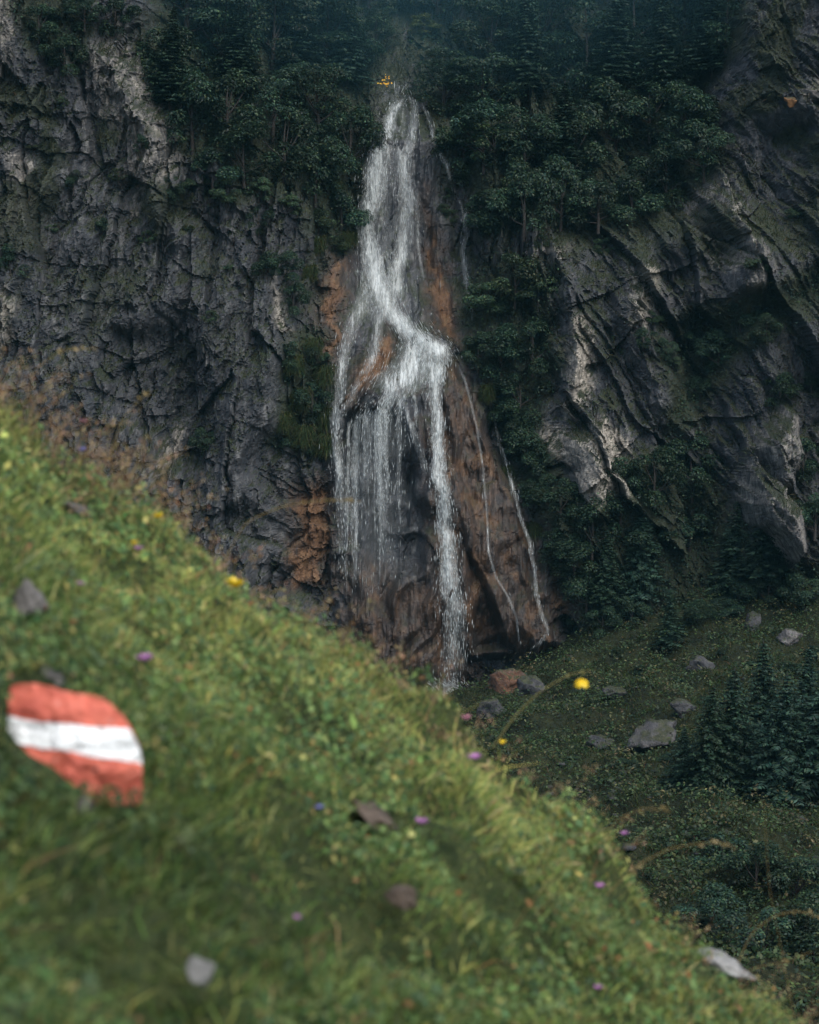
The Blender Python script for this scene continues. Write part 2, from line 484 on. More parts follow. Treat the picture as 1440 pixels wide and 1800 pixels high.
def cliff_depth(X, Z):
    Y0 = 80 + 0.20 * (Z + 11)
    u, v = project(np.stack([X, Y0, Z], -1))
    w1 = fbm(X * .22, Z * .22, 3, 11); w2 = fbm(X * .22 + 40, Z * .22, 3, 12)
    uu = u + 22 * w1; vv = v + 22 * w2
    Y = Y0.copy()
    # left wall stands forward, right wall too; a gully holds the fall between them
    left = ss(570, 430, uu)
    Y -= 2.6 * left + 2.2 * ss(380, -60, uu)
    right = ss(870, 1010, uu)
    Y -= 1.9 * right * ss(340, 460, vv)
    Y -= 2.0 * ss(1225, 1300, uu) + 2.0 * ss(1300, 1500, uu) * ss(900, 400, vv)
    Y += 2.4 * ss(560, 640, u) * ss(880, 800, u) * ss(640, 420, v)
    # vegetated shoulders lean back
    sdl = poly_sd(uu, vv, VEG_L); sdr = poly_sd(uu, vv, VEG_R)
    Y += 2.2 * ss(-10, 120, sdl) + 2.0 * ss(-10, 120, sdr)
    Y += 0.9 * np.maximum(0, Z - 11.5) * ss(230, 330, u) * ss(1340, 1240, u) + 0.75 * np.maximum(0, Z - 17)
    # right: stepped diagonal buttresses
    Y -= 1.5 * ss(0, 40, poly_sd(uu, vv, [(1180, 350), (1260, 300), (1320, 420), (1330, 540), (1250, 540)]))
    Y -= 1.3 * ss(0, 40, poly_sd(uu, vv, [(950, 420), (1010, 420), (1030, 560), (1000, 720), (960, 720), (970, 560)]))
    Y -= 1.4 * ss(0, 45, poly_sd(uu, vv, [(1060, 430), (1130, 440), (1240, 680), (1230, 790), (1160, 780), (1050, 560)]))
    Y -= 2.0 * ss(0, 45, poly_sd(uu, vv, [(970, 740), (1050, 730), (1100, 840), (1070, 920), (1010, 920)]))
    Y += 1.6 * ss(-10, 50, poly_sd(uu, vv, VEG_H))
    Y += 1.2 * ss(0, 60, poly_sd(uu, vv, [(1290, 195), (1440, 200), (1440, 340), (1330, 330)]))
    Y -= 2.4 * ss(0, 34, poly_sd(uu, vv, [(1290, 800), (1335, 700), (1365, 730), (1395, 800), (1380, 870), (1330, 860)]))
    Y -= 3.4 * ss(0, 40, poly_sd(uu, vv, [(1255, 880), (1280, 820), (1340, 830), (1380, 880), (1385, 960), (1350, 1010), (1300, 940)]))
    # left: dark overhung bay low down, buttress at its right
    Y += 1.6 * ss(0, 60, poly_sd(uu, vv, [(200, 560), (360, 540), (400, 700), (390, 820), (300, 860), (190, 720)]))
    Y -= 1.2 * ss(0, 50, poly_sd(uu, vv, [(395, 640), (500, 560), (510, 700), (490, 900), (400, 900), (385, 760)]))
    Y -= 1.3 * ss(0, 50, poly_sd(uu, vv, [(200, 120), (270, 110), (320, 300), (380, 420), (330, 470), (250, 380)]))
    Y += .8 * ss(0, 30, poly_sd(uu, vv, [(140, 100), (185, 150), (200, 320), (165, 320)]))
    # tufa mound below the lip and the hollow behind the curtain
    sdm = poly_sd(u + 7 * w1, v + 7 * w2, MOUND)
    mound = ss(-12, 30, sdm)
    Y -= 3.1 * (1 - np.exp(-np.maximum(sdm, 0) / 55.0)) * ss(560, 700, v)
    cave = ss(0, 48, poly_sd(u + 16 * w1, v + 16 * w2, [(600, 735), (660, 712), (715, 715), (748, 800), (760, 900), (758, 1060), (700, 1120), (610, 1070), (590, 900)]))
    Y += (.5 + 1.3 * ss(1060, 860, v)) * cave * (1 + .5 * fbm(X * .8, Z * .4, 3, 36)) + .30 * cave * gn(X * 2.2 + w1, Z * .4, 37)
    groove = ss(0, 18, poly_sd(u + 6 * w1, v, [(775, 800), (795, 900), (850, 1000), (905, 1140), (830, 1150), (812, 1000)]))
    Y += 1.0 * groove
    # flutes running down from the lip
    ang = np.arctan2(u - 745, np.maximum(v - 430, 20))
    fl = (gn(ang * 13 + 2.5 * w1, v * .006, 31) * .5 + gn(ang * 34 + 2 * w2, v * .011, 32) * .2) * ss(600, 700, v) * 1.35
    fl = fl + (.5 * gn(X * 1.1 + .6 * w2, Z * .22, 33) + .22 * gn(X * 2.6 + w1, Z * .5, 34)) * ss(700, 600, v)
    wetzone = np.maximum(mound, ss(0, 60, poly_sd(uu, vv, [(650, 130), (745, 130), (840, 380), (850, 600), (560, 660), (560, 440), (620, 380)])))
    Y += fl * wetzone
    # crags: warped facet noise, upright on the left, slanting on the right
    A = 1 - .86 * wetzone
    wx = X + .35 * w1 + .10 * fbm(X * 1.1, Z * 1.1, 3, 41)
    wz = Z + .35 * w2 + .10 * fbm(X * 1.1 + 9, Z * 1.1, 3, 42)
    th = math.radians(30) * ss(860, 1000, u) - math.radians(9) * ss(560, 440, u)
    c_, s_ = np.cos(th), np.sin(th)
    a = wx * c_ + wz * s_; b = -wx * s_ + wz * c_
    el = 1 + .7 * right
    rug = ss(-.35, .45, fbm(X * .22 + 3, Z * .16, 3, 66)); rug2 = ss(-.4, .4, fbm(X * .5 + 8, Z * .35, 3, 67))
    D = (.95 + .4 * right) * facets(a / 2.2, b / (6.5 * el), 51, 2.2, .9, .12, .05)
    D += (.22 + .42 * rug) * facets(a / .85 + 3, b / (2.9 * el), 52, 2.2, .5 + .3 * right, .05, .07)
    D += (.12 + .26 * rug2) * facets(a / .36 + 7, b / (.95 * el), 53, 2.2, .45, .05, .09)
    D += (.05 + .12 * rug2) * facets(a / .17 + 1, b / (.36 * el), 54, 2.2, .5, .05, .10)
    # bedding steps: ledges that break the faces across the joints
    st = b / (1.9 * el) + .5 * fbm(X * .25, Z * .25, 2, 68)
    D += (.06 + (.16 + .3 * right) * rug) * (ss(.4, .95, st - np.floor(st)) - .5)
    D += .45 * fbm(a * .45, b * .18, 3, 62, .5)
    D += -.34 * (1 - right) * (1 - np.abs(gn(a * .95 + .8 * w1, b * .13, 69)) * 2) * .6
    D += .20 * fbm(a * 1.9, b * .75, 6, 63, .64)
    Y += D * A + wetzone * (.12 * fbm(X * 2.0, Z * .7, 5, 64, .6) + .05 * facets(X / .5 + w1, Z / 1.8 + w2, 65, 2.0, .8, .1, .08) + .09 * gn(X * 4.2 + .8 * w1, Z * .45, 38) + .05 * gn(X * 9 + w2, Z * .8, 39))
    return Y, u, v, dict(uu=uu, vv=vv, mound=mound, cave=cave, wet=wetzone, w1=w1, w2=w2)

GY, GU, GV, GI = cliff_depth(GX, GZ)
nzr, nxc = GX.shape

def cliff_Y(X, Z):
    i = np.clip(np.searchsorted(CX, X) - 1, 0, len(CX) - 2); j = np.clip(np.searchsorted(CZ, Z) - 1, 0, len(CZ) - 2)
    fx = np.clip((X - CX[i]) / (CX[i + 1] - CX[i]), 0, 1); fz = np.clip((Z - CZ[j]) / (CZ[j + 1] - CZ[j]), 0, 1)
    return (GY[j, i] * (1 - fx) + GY[j, i + 1] * fx) * (1 - fz) + (GY[j + 1, i] * (1 - fx) + GY[j + 1, i + 1] * fx) * fz

def cliff_hit(u, v):
    u = np.atleast_1d(np.asarray(u, float)); v = np.atleast_1d(np.asarray(v, float))
    d = rays(u, v); d = d / d[:, 1:2]
    hit = np.full(len(u), np.nan)
    for Y in np.arange(66, 125, .12):
        P = d * Y
        m = np.isnan(hit) & (Y >= cliff_Y(P[:, 0], P[:, 2]))
        hit[m] = Y
    hit = np.where(np.isnan(hit), 120, hit)
    return d * hit[:, None]

dYx = np.gradient(GY, CX, axis=1); dYz = np.gradient(GY, CZ, axis=0)
NZ = dYz / np.sqrt(1 + dYx ** 2 + dYz ** 2)

uu, vv = GI['uu'], GI['vv']
n_s = fbm(GX * .9, GZ * .9, 4, 71)
def pmask(polys, soft=14, amp=10):
    r = np.zeros(GX.shape)
    for P in polys:
        r = np.maximum(r, ss(-soft, soft, poly_sd(GU + amp * GI['w1'] + amp * n_s, GV + amp * GI['w2'] - amp * n_s, P)))
    return r

or_ = np.maximum(pmask([
    [(572, 440), (606, 448), (606, 560), (592, 660), (572, 640), (556, 570)],
    [(745, 320), (775, 390), (800, 500), (806, 610), (770, 600), (748, 560), (752, 440)],
    [(650, 600), (676, 555), (700, 590), (690, 660), (640, 720), (618, 710), (622, 650)],
    [(505, 870), (580, 840), (585, 1040), (520, 1040)],
    [(945, 930), (975, 960), (992, 1080), (960, 1080)]], 24, 16),
    (.72 + .16 * ss(0, .4, n_s)) * GI['mound'] * ss(740, 800, GU + (GV - 640) * .1) * (1 - .9 * GI['cave']))
or_ = np.maximum(or_, .5 * GI['mound'] * ss(.1, .5, n_s + .2) * (1 - .95 * GI['cave']))
or_ = np.maximum(or_, .8 * pmask([[(590, 980), (760, 1000), (820, 1100), (860, 1210), (600, 1230)]], 30, 20))
pale_ = pmask([
    [(1095, 475), (1128, 478), (1135, 540), (1118, 575), (1102, 560)],
    [(1005, 560), (1025, 560), (1020, 600), (1003, 600)],
    [(968, 610), (1008, 605), (1010, 700), (990, 720), (985, 660)],
    [(990, 760), (1050, 725), (1115, 830), (1085, 885), (1065, 950), (1030, 890), (1005, 860)],
    [(1000, 560), (1030, 555), (1028, 640), (1012, 720), (990, 715), (998, 640)],
    [(1045, 740), (1075, 760), (1110, 820), (1095, 830)],
    [(955, 735), (985, 745), (1000, 800), (985, 815)],
    [(940, 440), (1000, 440), (990, 452), (945, 452)],
    [(34, 530), (52, 530), (56, 590), (36, 620)],
    [(488, 500), (505, 530), (512, 590), (498, 580)],
    [(306, 770), (318, 750), (314, 830), (302, 840)],
    [(1395, 175), (1440, 150), (1440, 165), (1400, 190)],
    [(1290, 170), (1330, 185), (1320, 200), (1285, 190)],
    ], 12, 14)
pale_ = np.maximum(pale_, .35 * pmask([[(195, 110), (260, 60), (285, 130), (330, 300), (260, 380), (210, 260)], [(-20, 10), (60, 0), (60, 110), (30, 200), (-20, 180)], [(1190, 350), (1250, 330), (1310, 450), (1300, 530), (1230, 480)], [(40, 290), (80, 290), (90, 420), (50, 440)], [(1255, 880), (1280, 820), (1340, 830), (1375, 880), (1370, 960), (1340, 970), (1300, 930)], [(1300, 790), (1335, 715), (1370, 760), (1380, 840), (1330, 830)]], 14, 22))
veg_ = pmask(VEG_ALL, 18, 16)
moss_ = np.maximum(ss(.34, .62, NZ + .28 * n_s - .05), veg_)
moss_ = np.maximum(moss_, .9 * ss(.04, .34, fbm(GX * .42, GZ * .34, 4, 73)) * ss(760, 260, GV) * (1 - GI['wet']))
moss_ *= 1 - .85 * np.maximum(or_, GI['cave'])
masks = np.stack([or_, pale_, moss_, np.maximum(GI['wet'], .35 * ss(0, .4, n_s))], -1).reshape(-1, 4)
V = np.stack([GX, GY, GZ], -1).reshape(-1, 3)
cliff = mk('cliff', V, grid_faces(nzr, nxc)[:, ::-1][:, [3, 2, 1, 0]], M_CLIFF, smooth=True)
ca = cliff.data.color_attributes.new('masks', 'FLOAT_COLOR', 'POINT')
ca.data.foreach_set('color', masks.astype(np.float32).ravel())
cliff.data.polygons.foreach_set('use_smooth', np.zeros(len(cliff.data.polygons), bool))
tag(cliff, kind='structure')

# ------------------------------------------------------------------ valley floor
def ground_z(X, Y):
    z = -11.5 + 2.3 * ss(1, 18, X) * ss(42, 80, Y) + 1.5 * ss(4, 9, X) * ss(64, 79, Y)
    z = z + .8 * fbm(X * .16, Y * .16, 4, 81) + .42 * fbm(X * .55, Y * .45, 4, 82)
    z = z - .95 * ss(7, 1.5, X) * ss(58, 74, Y)
    return z - 1.2 * ss(30, 12, Y)

gx = axis_pts(-70, -14, 22, 70, .22, 2.0); gy = axis_pts(-40, 30, 84, 90, .25, 2.0)
QX, QY = np.meshgrid(gx, gy)
QZ = ground_z(QX, QY)
ground = mk('ground', np.stack([QX, QY, QZ], -1).reshape(-1, 3), grid_faces(*QX.shape), M_GROUND, smooth=True)
tag(ground, kind='structure')

def ground_hit(u, v):
    d = rays(np.atleast_1d(u), np.atleast_1d(v)); d = d / d[:, 1:2]
    hit = np.full(len(d), np.nan)
    for Y in np.arange(22, 95, .1):
        P = d * Y
        m = np.isnan(hit) & (P[:, 2] <= ground_z(P[:, 0], P[:, 1]))
        hit[m] = Y
    return d * np.where(np.isnan(hit), 80, hit)[:, None]

# ------------------------------------------------------------------ near hillside
RIDGE_Y = 5.0
_r0 = at(0, 735, RIDGE_Y); _r1 = at(1440, 1850, RIDGE_Y)
HB = (_r1[2] - _r0[2]) / (_r1[0] - _r0[0])
_rb = at(300, 1800, 2.35)
HC = ((_r0[2] - HB * _r0[0]) - (_rb[2] - HB * _rb[0])) / (RIDGE_Y - 2.35)
HA = _r0[2] - HB * _r0[0] - HC * RIDGE_Y

def hill_z(X, Y):
    z = HA + HB * X + HC * Y + .075 * np.clip(1 - ((X - .1) / 1.05) ** 2, -1, 1) * ss(2.5, 4.6, Y)
    z = z - .42 * np.maximum(0, Y - (RIDGE_Y - .35)) ** 2
    near = 1 - np.exp(-(((X + .62) / .34) ** 2 + ((Y - 3.45) / .75) ** 2))
    z = z + near * (.10 * fbm(X * 2.1, Y * 1.7, 3, 91) + .075 * gn(X * 5.5, Y * 4.5, 92) + .032 * gn(X * 13, Y * 11, 93))
    return z

hx = axis_pts(-9, -2.4, 2.6, 9, .03, .4); hy = axis_pts(-3, 1.4, 6.4, 10.6, .03, .4)
HX, HY = np.meshgrid(hx, hy)
HZ = np.maximum(hill_z(HX, HY), ground_z(HX, HY) - .3)
hill = mk('hillside', np.stack([HX, HY, HZ], -1).reshape(-1, 3), grid_faces(*HX.shape), M_SOIL, smooth=True)
tag(hill, kind='structure')

def hill_hit(u, v):
    d = rays(np.atleast_1d(u), np.atleast_1d(v)); d = d / d[:, 1:2]
    hit = np.full(len(d), np.nan)
    for Y in np.arange(1.2, 6.5, .01):
        P = d * Y
        m = np.isnan(hit) & (P[:, 2] <= hill_z(P[:, 0], P[:, 1]))
        hit[m] = Y
    return d * np.where(np.isnan(hit), RIDGE_Y + .25, hit)[:, None]

# ------------------------------------------------------------------ waterfall
fall = thing('waterfall', tuple(ground_hit(795, 1215)[0]), 'white waterfall tumbling down the middle of the dark cliff in braided streams', 'waterfall')
bpy.context.view_layer.update()
inv = np.array(fall.matrix_world.inverted())
FL = np.array(fall.location)

def resample(path, n):
    p = np.asarray(path, float)
    s = np.concatenate([[0], np.cumsum(np.hypot(*np.diff(p[:, :2], axis=0).T))])
    t = np.linspace(0, s[-1], n)
    return np.stack([np.interp(t, s, p[:, k]) for k in range(p.shape[1])], -1), s[-1]

def smooth1(a, k):
    if k < 2: return a
    ker = np.hanning(k + 2)[1:-1]; ker /= ker.sum()
    return np.apply_along_axis(lambda c: np.convolve(np.pad(c, (k // 2, k - 1 - k // 2), mode='edge'), ker, 'valid'), 0, a)

def stream(name, path, fall_from=None, drops=1.0, off=.16, lat=9, seed=0, k=9):
    """path rows: u, v, half width in pixels, density. A torn sheet of water lying on the rock, and loose drops round it"""
    P, ln = resample(path, max(6, int(_len(path) / 7)))
    n = len(P)
    tg = unit(np.gradient(P[:, :2], axis=0)); nr = np.stack([-tg[:, 1], tg[:, 0]], -1)
    wob = gn(np.arange(n) * .17, np.full(n, seed * 3.7), 5) * P[:, 2] * .35
    s = np.linspace(-1, 1, lat)
    U = P[:, 0][:, None] + nr[:, 0][:, None] * (s[None] * P[:, 2][:, None] + wob[:, None])
    Vv = P[:, 1][:, None] + nr[:, 1][:, None] * (s[None] * P[:, 2][:, None] + wob[:, None])
    H = cliff_hit(U.ravel(), Vv.ravel()).reshape(n, lat, 3)
    Yd = smooth1(H[:, :, 1], k)
    Yd = np.apply_along_axis(lambda c: np.convolve(np.pad(c, 1, mode='edge'), [.25, .5, .25], 'valid'), 1, Yd)
    if fall_from is not None:                # free fall: the sheet keeps the depth of its lip and drops clear of the rock
        i0 = int(np.argmin(np.abs(P[:, 1] - fall_from)))
        lip = Yd[max(i0 - 1, 0)].min()
        Yd[i0:] = np.minimum(Yd[i0:], lip - .0 + .02 * gn(np.arange(n - i0) * .3, np.full(n - i0, 2.0), 3)[:, None])
    Yd = Yd - off
    W = at(U, Vv, Yd)
    m_along = W[..., 2]; m_across = W[..., 0] + .18 * W[..., 2] * np.clip(tg[:, 0] / (np.abs(tg[:, 1]) + .4), -1, 1)[:, None] * 0
    edge = np.clip((1 - np.abs(s)) * 1.15, 0, 1)[None] ** .8
    endf = np.clip(np.minimum(np.arange(n), np.arange(n)[::-1]) / 3.0, 0.0, 1)[:, None]
    dens = P[:, 3][:, None] * (.15 + .85 * edge) * (edge > 0) * (.25 + .75 * endf)
    dens = dens * (edge > .01)
    o = mk(name, (W - FL).reshape(-1, 3), grid_faces(n, lat), M_WATER, fall, smooth=True,
           attrs=dict(across=m_across, along=m_along, flow=dens, strand=np.full(W.shape[:2], seed * 5.3)))
    # loose threads and drops
    nd = int(drops * np.sum(P[:, 2] * P[:, 3]) * .7)
    if nd > 3:
        ii = rng.choice(n, nd, p=P[:, 2] * P[:, 3] / np.sum(P[:, 2] * P[:, 3]))
        q = np.clip(rng.normal(0, .62, nd), -1.7, 1.7)
        jj = np.clip(((q + 1) / 2 * (lat - 1)), 0, lat - 1).round().astype(int)
        u_ = U[ii, lat // 2] + nr[ii, 0] * q * P[ii, 2] + rng.normal(0, 1.2, nd)
        v_ = Vv[ii, lat // 2] + nr[ii, 1] * q * P[ii, 2] + rng.normal(0, 5, nd)
        c = at(u_, v_, Yd[ii, jj] - rng.uniform(.02, .3, nd))
        d3 = unit(np.stack([tg[ii, 0] * .8, rng.normal(0, .15, nd), -np.abs(tg[ii, 1]) - .35], -1))
        L = rng.gamma(1.7, .12, nd) + .05; w = rng.gamma(2.0, .0027, nd) + .003
        a1 = unit(np.cross(d3, rng.normal(size=(nd, 3)))); a2 = np.cross(d3, a1)
        c = c - FL
        VV = np.stack([c - d3 * L[:, None] * .5, c + a1 * w[:, None], c - .5 * a1 * w[:, None] + .87 * a2 * w[:, None], c - .5 * a1 * w[:, None] - .87 * a2 * w[:, None], c + d3 * L[:, None] * .5], 1).reshape(-1, 3)
        bb = np.arange(nd)[:, None, None] * 5
        FF = (bb + np.array([[[0, 1, 2], [0, 2, 3], [0, 3, 1], [4, 2, 1], [4, 3, 2], [4, 1, 3]]])).reshape(-1, 3)
        dr = mk('spray', VV, FF, M_DROPS, o)
        dr['kind'] = 'stuff'
    return o

def _len(path):
    p = np.asarray(path, float); return np.hypot(*np.diff(p[:, :2], axis=0).T).sum()

stream('veil', [(697, 140, 34, .34), (695, 200, 36, .38), (692, 300, 44, .38), (690, 380, 50, .40), (688, 460, 54, .40), (684, 530, 66, .36), (680, 580, 74, .26)], drops=.15, lat=21, seed=1, off=.12)
stream('cascade', [(712, 172, 8, .6), (694, 190, 10, .7), (684, 225, 15, .75), (671, 265, 20, .85), (662, 305, 26, 1), (654, 345, 22, .95), (645, 385, 18, 1), (646, 420, 18, 1.05), (656, 465, 20, 1.05), (670, 505, 22, 1.1), (690, 545, 20, 1.05), (715, 578, 18, 1.05), (740, 602, 18, 1.1)], drops=1.3, seed=2, off=.34, k=15)
stream('cascade', [(650, 395, 14, .4), (656, 450, 22, .52), (664, 510, 26, .56), (664, 550, 20, .48), (660, 575, 14, .36)], drops=.6, seed=14, lat=13, off=.24, k=15)
stream('cascade', [(715, 165, 9, .5), (728, 185, 9, .6), (729, 220, 10, .62), (720, 255, 10, .66), (710, 285, 12, .72), (711, 320, 13, .85), (717, 360, 14, .85), (714, 405, 15, .85), (706, 445, 16, .9), (698, 490, 17, .95), (692, 530, 15, .9)], drops=1.0, seed=3, off=.34, k=15)
stream('cascade', [(698, 235, 5, .5), (703, 275, 7, .7), (709, 315, 9, .8), (713, 345, 9, .8)], drops=.8, seed=4)
stream('rivulet', [(732, 330, 4, .5), (734, 390, 5, .6), (736, 440, 4, .55), (746, 500, 3, .5)], drops=.5, seed=5)
stream('rivulet', [(741, 180, 3, .6), (755, 210, 4, .6), (762, 245, 4, .65), (772, 270, 6, .7), (786, 292, 5, .7), (796, 332, 4, .75)], drops=.7, seed=6, off=.3)
stream('rivulet', [(806, 348, 3, .6), (816, 375, 5, .65), (820, 410, 5, .6), (813, 440, 5, .65), (818, 480, 6, .7), (826, 520, 5, .6), (831, 562, 3, .5)], drops=.7, seed=7, off=.3)
stream('cascade', [(650, 480, 13, .5), (638, 520, 16, .54), (624, 560, 16, .54), (609, 600, 14, .56), (601, 650, 12, .68), (598, 690, 14, .85), (591, 735, 13, .9), (593, 780, 13, .85), (596, 830, 12, .8), (600, 880, 11, .6), (602, 940, 10, .45), (604, 1010, 9, .3)], drops=1.2, seed=8)
stream('cascade', [(672, 545, 10, .6), (664, 590, 12, .6), (655, 625, 12, .62), (640, 655, 8, .46), (622, 690, 7, .42), (606, 725, 7, .42)], drops=.9, seed=9)
stream('cascade', [(700, 555, 14, .8), (725, 590, 20, 1.0), (750, 607, 24, 1.1), (775, 618, 22, 1.15), (792, 634, 14, 1.05)], drops=1.2, seed=10, off=.5, k=15)
stream('cascade', [(748, 604, 26, 1.0), (730, 630, 40, .95), (710, 662, 38, .86), (688, 690, 36, .80), (664, 714, 32, .74), (642, 742, 22, .62)], drops=1.6, seed=11, lat=15, off=.4, k=15)
stream('cascade', [(768, 622, 28, 1.1), (768, 650, 18, 1.15), (766, 690, 13, 1.1), (768, 730, 12, 1.05), (769, 770, 13, 1.05), (772, 800, 13, 1.0), (768, 830, 18, .85), (778, 865, 14, 1.0), (781, 900, 16, 1.1), (785, 940, 17, 1.05), (789, 990, 18, 1.0), (793, 1035, 20, .95), (798, 1080, 22, .75), (795, 1130, 24, .58), (796, 1180, 22, .5), (796, 1225, 20, .6)], drops=2.0, seed=12, off=.32, k=15)
stream('rivulet', [(700, 690, 6, .6), (716, 730, 6, .6), (730, 770, 7, .55), (744, 810, 7, .5), (757, 842, 5, .45)], drops=.5, seed=13, off=.3)
curtain = []
stream('veil', [(664, 726, 50, .34), (660, 790, 56, .36), (656, 880, 58, .32), (652, 960, 54, .26), (650, 1040, 44, .16)], fall_from=728, drops=.5, lat=21, seed=18, off=.15)
for q in np.concatenate([rng.uniform(600, 728, 13), rng.normal(618, 7, 4), rng.normal(668, 10, 6)]):
    q = float(np.clip(q, 599, 729))
    lip = np.interp(q, [600, 615, 640, 665, 690, 712, 728], [765, 742, 730, 720, 712, 694, 684])
    curtain.append((q, lip, 1.8 + rng.gamma(1.6, 1.9), rng.uniform(.5, .95), lip + (rng.uniform(90, 320) if q < 704 else rng.uniform(60, 130))))
for i, (u0, v0, w0, d0, v1) in enumerate(curtain):
    stream('drip', [(u0 + 5, v0 - 12, w0, d0), (u0, v0 + 6, w0, d0), (u0 + (u0 - 668) * .05 + rng.normal(0, 1.5), v0 + (v1 - v0) * .4, w0 * .9, d0 * .8), (u0 + (u0 - 668) * .08 + rng.normal(0, 2), v0 + (v1 - v0) * .7, w0 * .6, d0 * .62), (u0 + (u0 - 668) * .10, v1, w0 * .35, d0 * .45)], fall_from=v0, drops=1.1, lat=5, seed=20 + i, off=.2)
stream('rivulet', [(806, 642, 3, .6), (818, 670, 3, .6), (826, 700, 2.6, .55), (838, 750, 2.6, .5), (849, 820, 2.6, .5), (856, 900, 2.8, .5), (859, 970, 2.8, .6), (872, 1015, 2.8, .6), (893, 1048, 2.8, .6), (908, 1085, 2.8, .6), (914, 1140, 2.4, .5)], drops=.3, lat=5, seed=40, off=.38, k=15)
stream('rivulet', [(868, 735, 2.4, .5), (880, 785, 3.4, .7), (892, 820, 4.4, .7), (903, 860, 4.4, .7), (915, 910, 4.2, .7), (930, 950, 4.5, .72), (940, 1000, 4.5, .68), (944, 1050, 4.5, .58), (955, 1085, 5, .56), (964, 1108, 4, .56), (950, 1128, 4, .7), (932, 1142, 3, .6)], drops=.8, lat=7, seed=41, off=.48, k=15)
stream('splash', [(755, 1205, 10, .4), (780, 1214, 16, .9), (800, 1217, 16, .95), (822, 1212, 9, .5)], drops=3.0, seed=42, off=.5)

# ------------------------------------------------------------------ plants: prototypes
LEAF_PAL = [(.012, .030, .018), (.018, .039, .021), (.029, .052, .025), (.011, .028, .021), (.042, .058, .024)]
NEED_PAL = [(.010, .026, .017), (.014, .033, .020), (.022, .042, .024), (.009, .021, .015)]

def crown_broad(n_cl, R, H, n_leaf, size, flat=.5, pal=LEAF_PAL, w=(3, 4, 3, 3, 1)):
    cs = []
    while len(cs) < n_cl:
        p = rng.uniform(-1, 1, 3)
        r = np.linalg.norm(p)
        if .35 < r < 1: cs.append(p * (R, R, H * .52) + (0, 0, H * .44))
    cs = np.array(cs); rr = R * rng.uniform(.24, .46, n_cl)
    k = rng.choice(n_cl, n_leaf, p=rr ** 2 / np.sum(rr ** 2))
    d = unit(rng.normal(size=(n_leaf, 3))); d[:, 2] = np.where(d[:, 2] < -.6, -d[:, 2], d[:, 2])
    C = cs[k] + d * (rr[k] * rng.uniform(.65, 1.06, n_leaf))[:, None] * (1, 1, flat)
    N = unit(d * .6 + (0, -.1, .75) + rng.normal(0, .38, (n_leaf, 3)))
    ax = d + (0, 0, -.5) + rng.normal(0, .5, (n_leaf, 3))
    L = size * rng.uniform(.6, 1.35, n_leaf)
    Vv, F = leaf_quads(C, N, L, L * .62, ax)
    cl_tone = rng.uniform(.55, 1.5, n_cl)
    col = pick(pal, n_leaf, w) * cl_tone[k][:, None]
    return Vv, F, rep(col, 4), cs

def stems(cs, n_limb, r0):
    parts = [tube([(0, 0, -.3), (0.02, 0, cs[:, 2].mean() * .4), (0, 0.03, cs[:, 2].mean()), (.02, 0, cs[:, 2].max() * .9)], [r0, r0 * .8, r0 * .5, r0 * .15], 6)]
    for c in cs[:n_limb]:
        b = np.array([0, 0, c[2] * .35])
        parts.append(tube([b, b * .5 + c * .5 + (0, 0, -.05), c], [r0 * .45, r0 * .3, r0 * .1], 5))
    return join(parts)

def crown_spruce(H, R, step=.17):
    Cs, Ns, Ax, Ls, Ws, tone = [], [], [], [], [], []
    z = .12 * H
    while z < H * .985:
        f = 1 - z / H
        L0 = R * (f ** .85) + .04
        nb = int(6 + 5 * f)
        a0 = rng.uniform(0, 6.28)
        for b in range(nb):
            a = a0 + b * 6.283 / nb + rng.normal(0, .18)
            L = L0 * rng.uniform(.72, 1.15)
            m = max(3, int(L / .055))
            t = (np.arange(m) + rng.uniform(0, 1, m)) / m
            dr = np.array([math.cos(a), math.sin(a), 0]); sd_ = np.array([-math.sin(a), math.cos(a), 0])
            zz = z + L * (.12 * t - .42 * t ** 1.6 + .14 * t ** 4) + rng.normal(0, .015, m)
            for s in (-1, 1):
                tw = L * .34 * (1 - t) + .05
                c = dr * (L * t)[:, None] + sd_ * (s * tw * .5)[:, None]; c[:, 2] += zz - tw * .12
                Cs.append(c)
                Ns.append(unit(np.stack([np.zeros(m), np.zeros(m), np.ones(m)], -1) + dr * .3 + rng.normal(0, .28, (m, 3))))
                Ax.append(sd_ * s + dr * .8 + np.array([0, 0, -.25]) + rng.normal(0, .12, (m, 3)))
                Ls.append(tw * rng.uniform(.9, 1.3, m) + .05); Ws.append(np.full(m, .05) * rng.uniform(.7, 1.5, m))
                tone.append(np.full(m, rng.uniform(.7, 1.3)) * (.85 + .4 * t))
        z += step * rng.uniform(.8, 1.2) * (.6 + .6 * f)
    C = np.concatenate(Cs); N = np.concatenate(Ns); A = np.concatenate(Ax); L = np.concatenate(Ls); W = np.concatenate(Ws); T = np.concatenate(tone)
    Vv, F = leaf_quads(C, N, L, W, A, .1)
    return Vv, F, rep(pick(NEED_PAL, len(C), None, .15) * T[:, None], 4)

def crown_tussock(n, L0, droop=.9):
    a = rng.uniform(0, 6.28, n); r = rng.uniform(0, .35, n)
    P = np.stack([np.cos(a) * r * 1.3, np.sin(a) * r * .5 - .05, rng.uniform(-.5, .5, n)], -1)
    up = unit(np.stack([np.cos(a) * .5, -np.abs(np.sin(a)) * .6 - .25, rng.uniform(.2, 1, n)], -1))
    L = L0 * rng.uniform(.5, 1.2, n)
    Vv, F = blades(P, up, L, .028, np.stack([rng.normal(0, .1, n), -rng.uniform(0, .15, n), -droop * L * rng.uniform(.6, 1.3, n)], -1))
    col = pick([(.020, .036, .014), (.032, .050, .016), (.058, .064, .020), (.075, .062, .028)], n, (4, 4, 2, 1))
    return Vv, F, rep(col, 5)

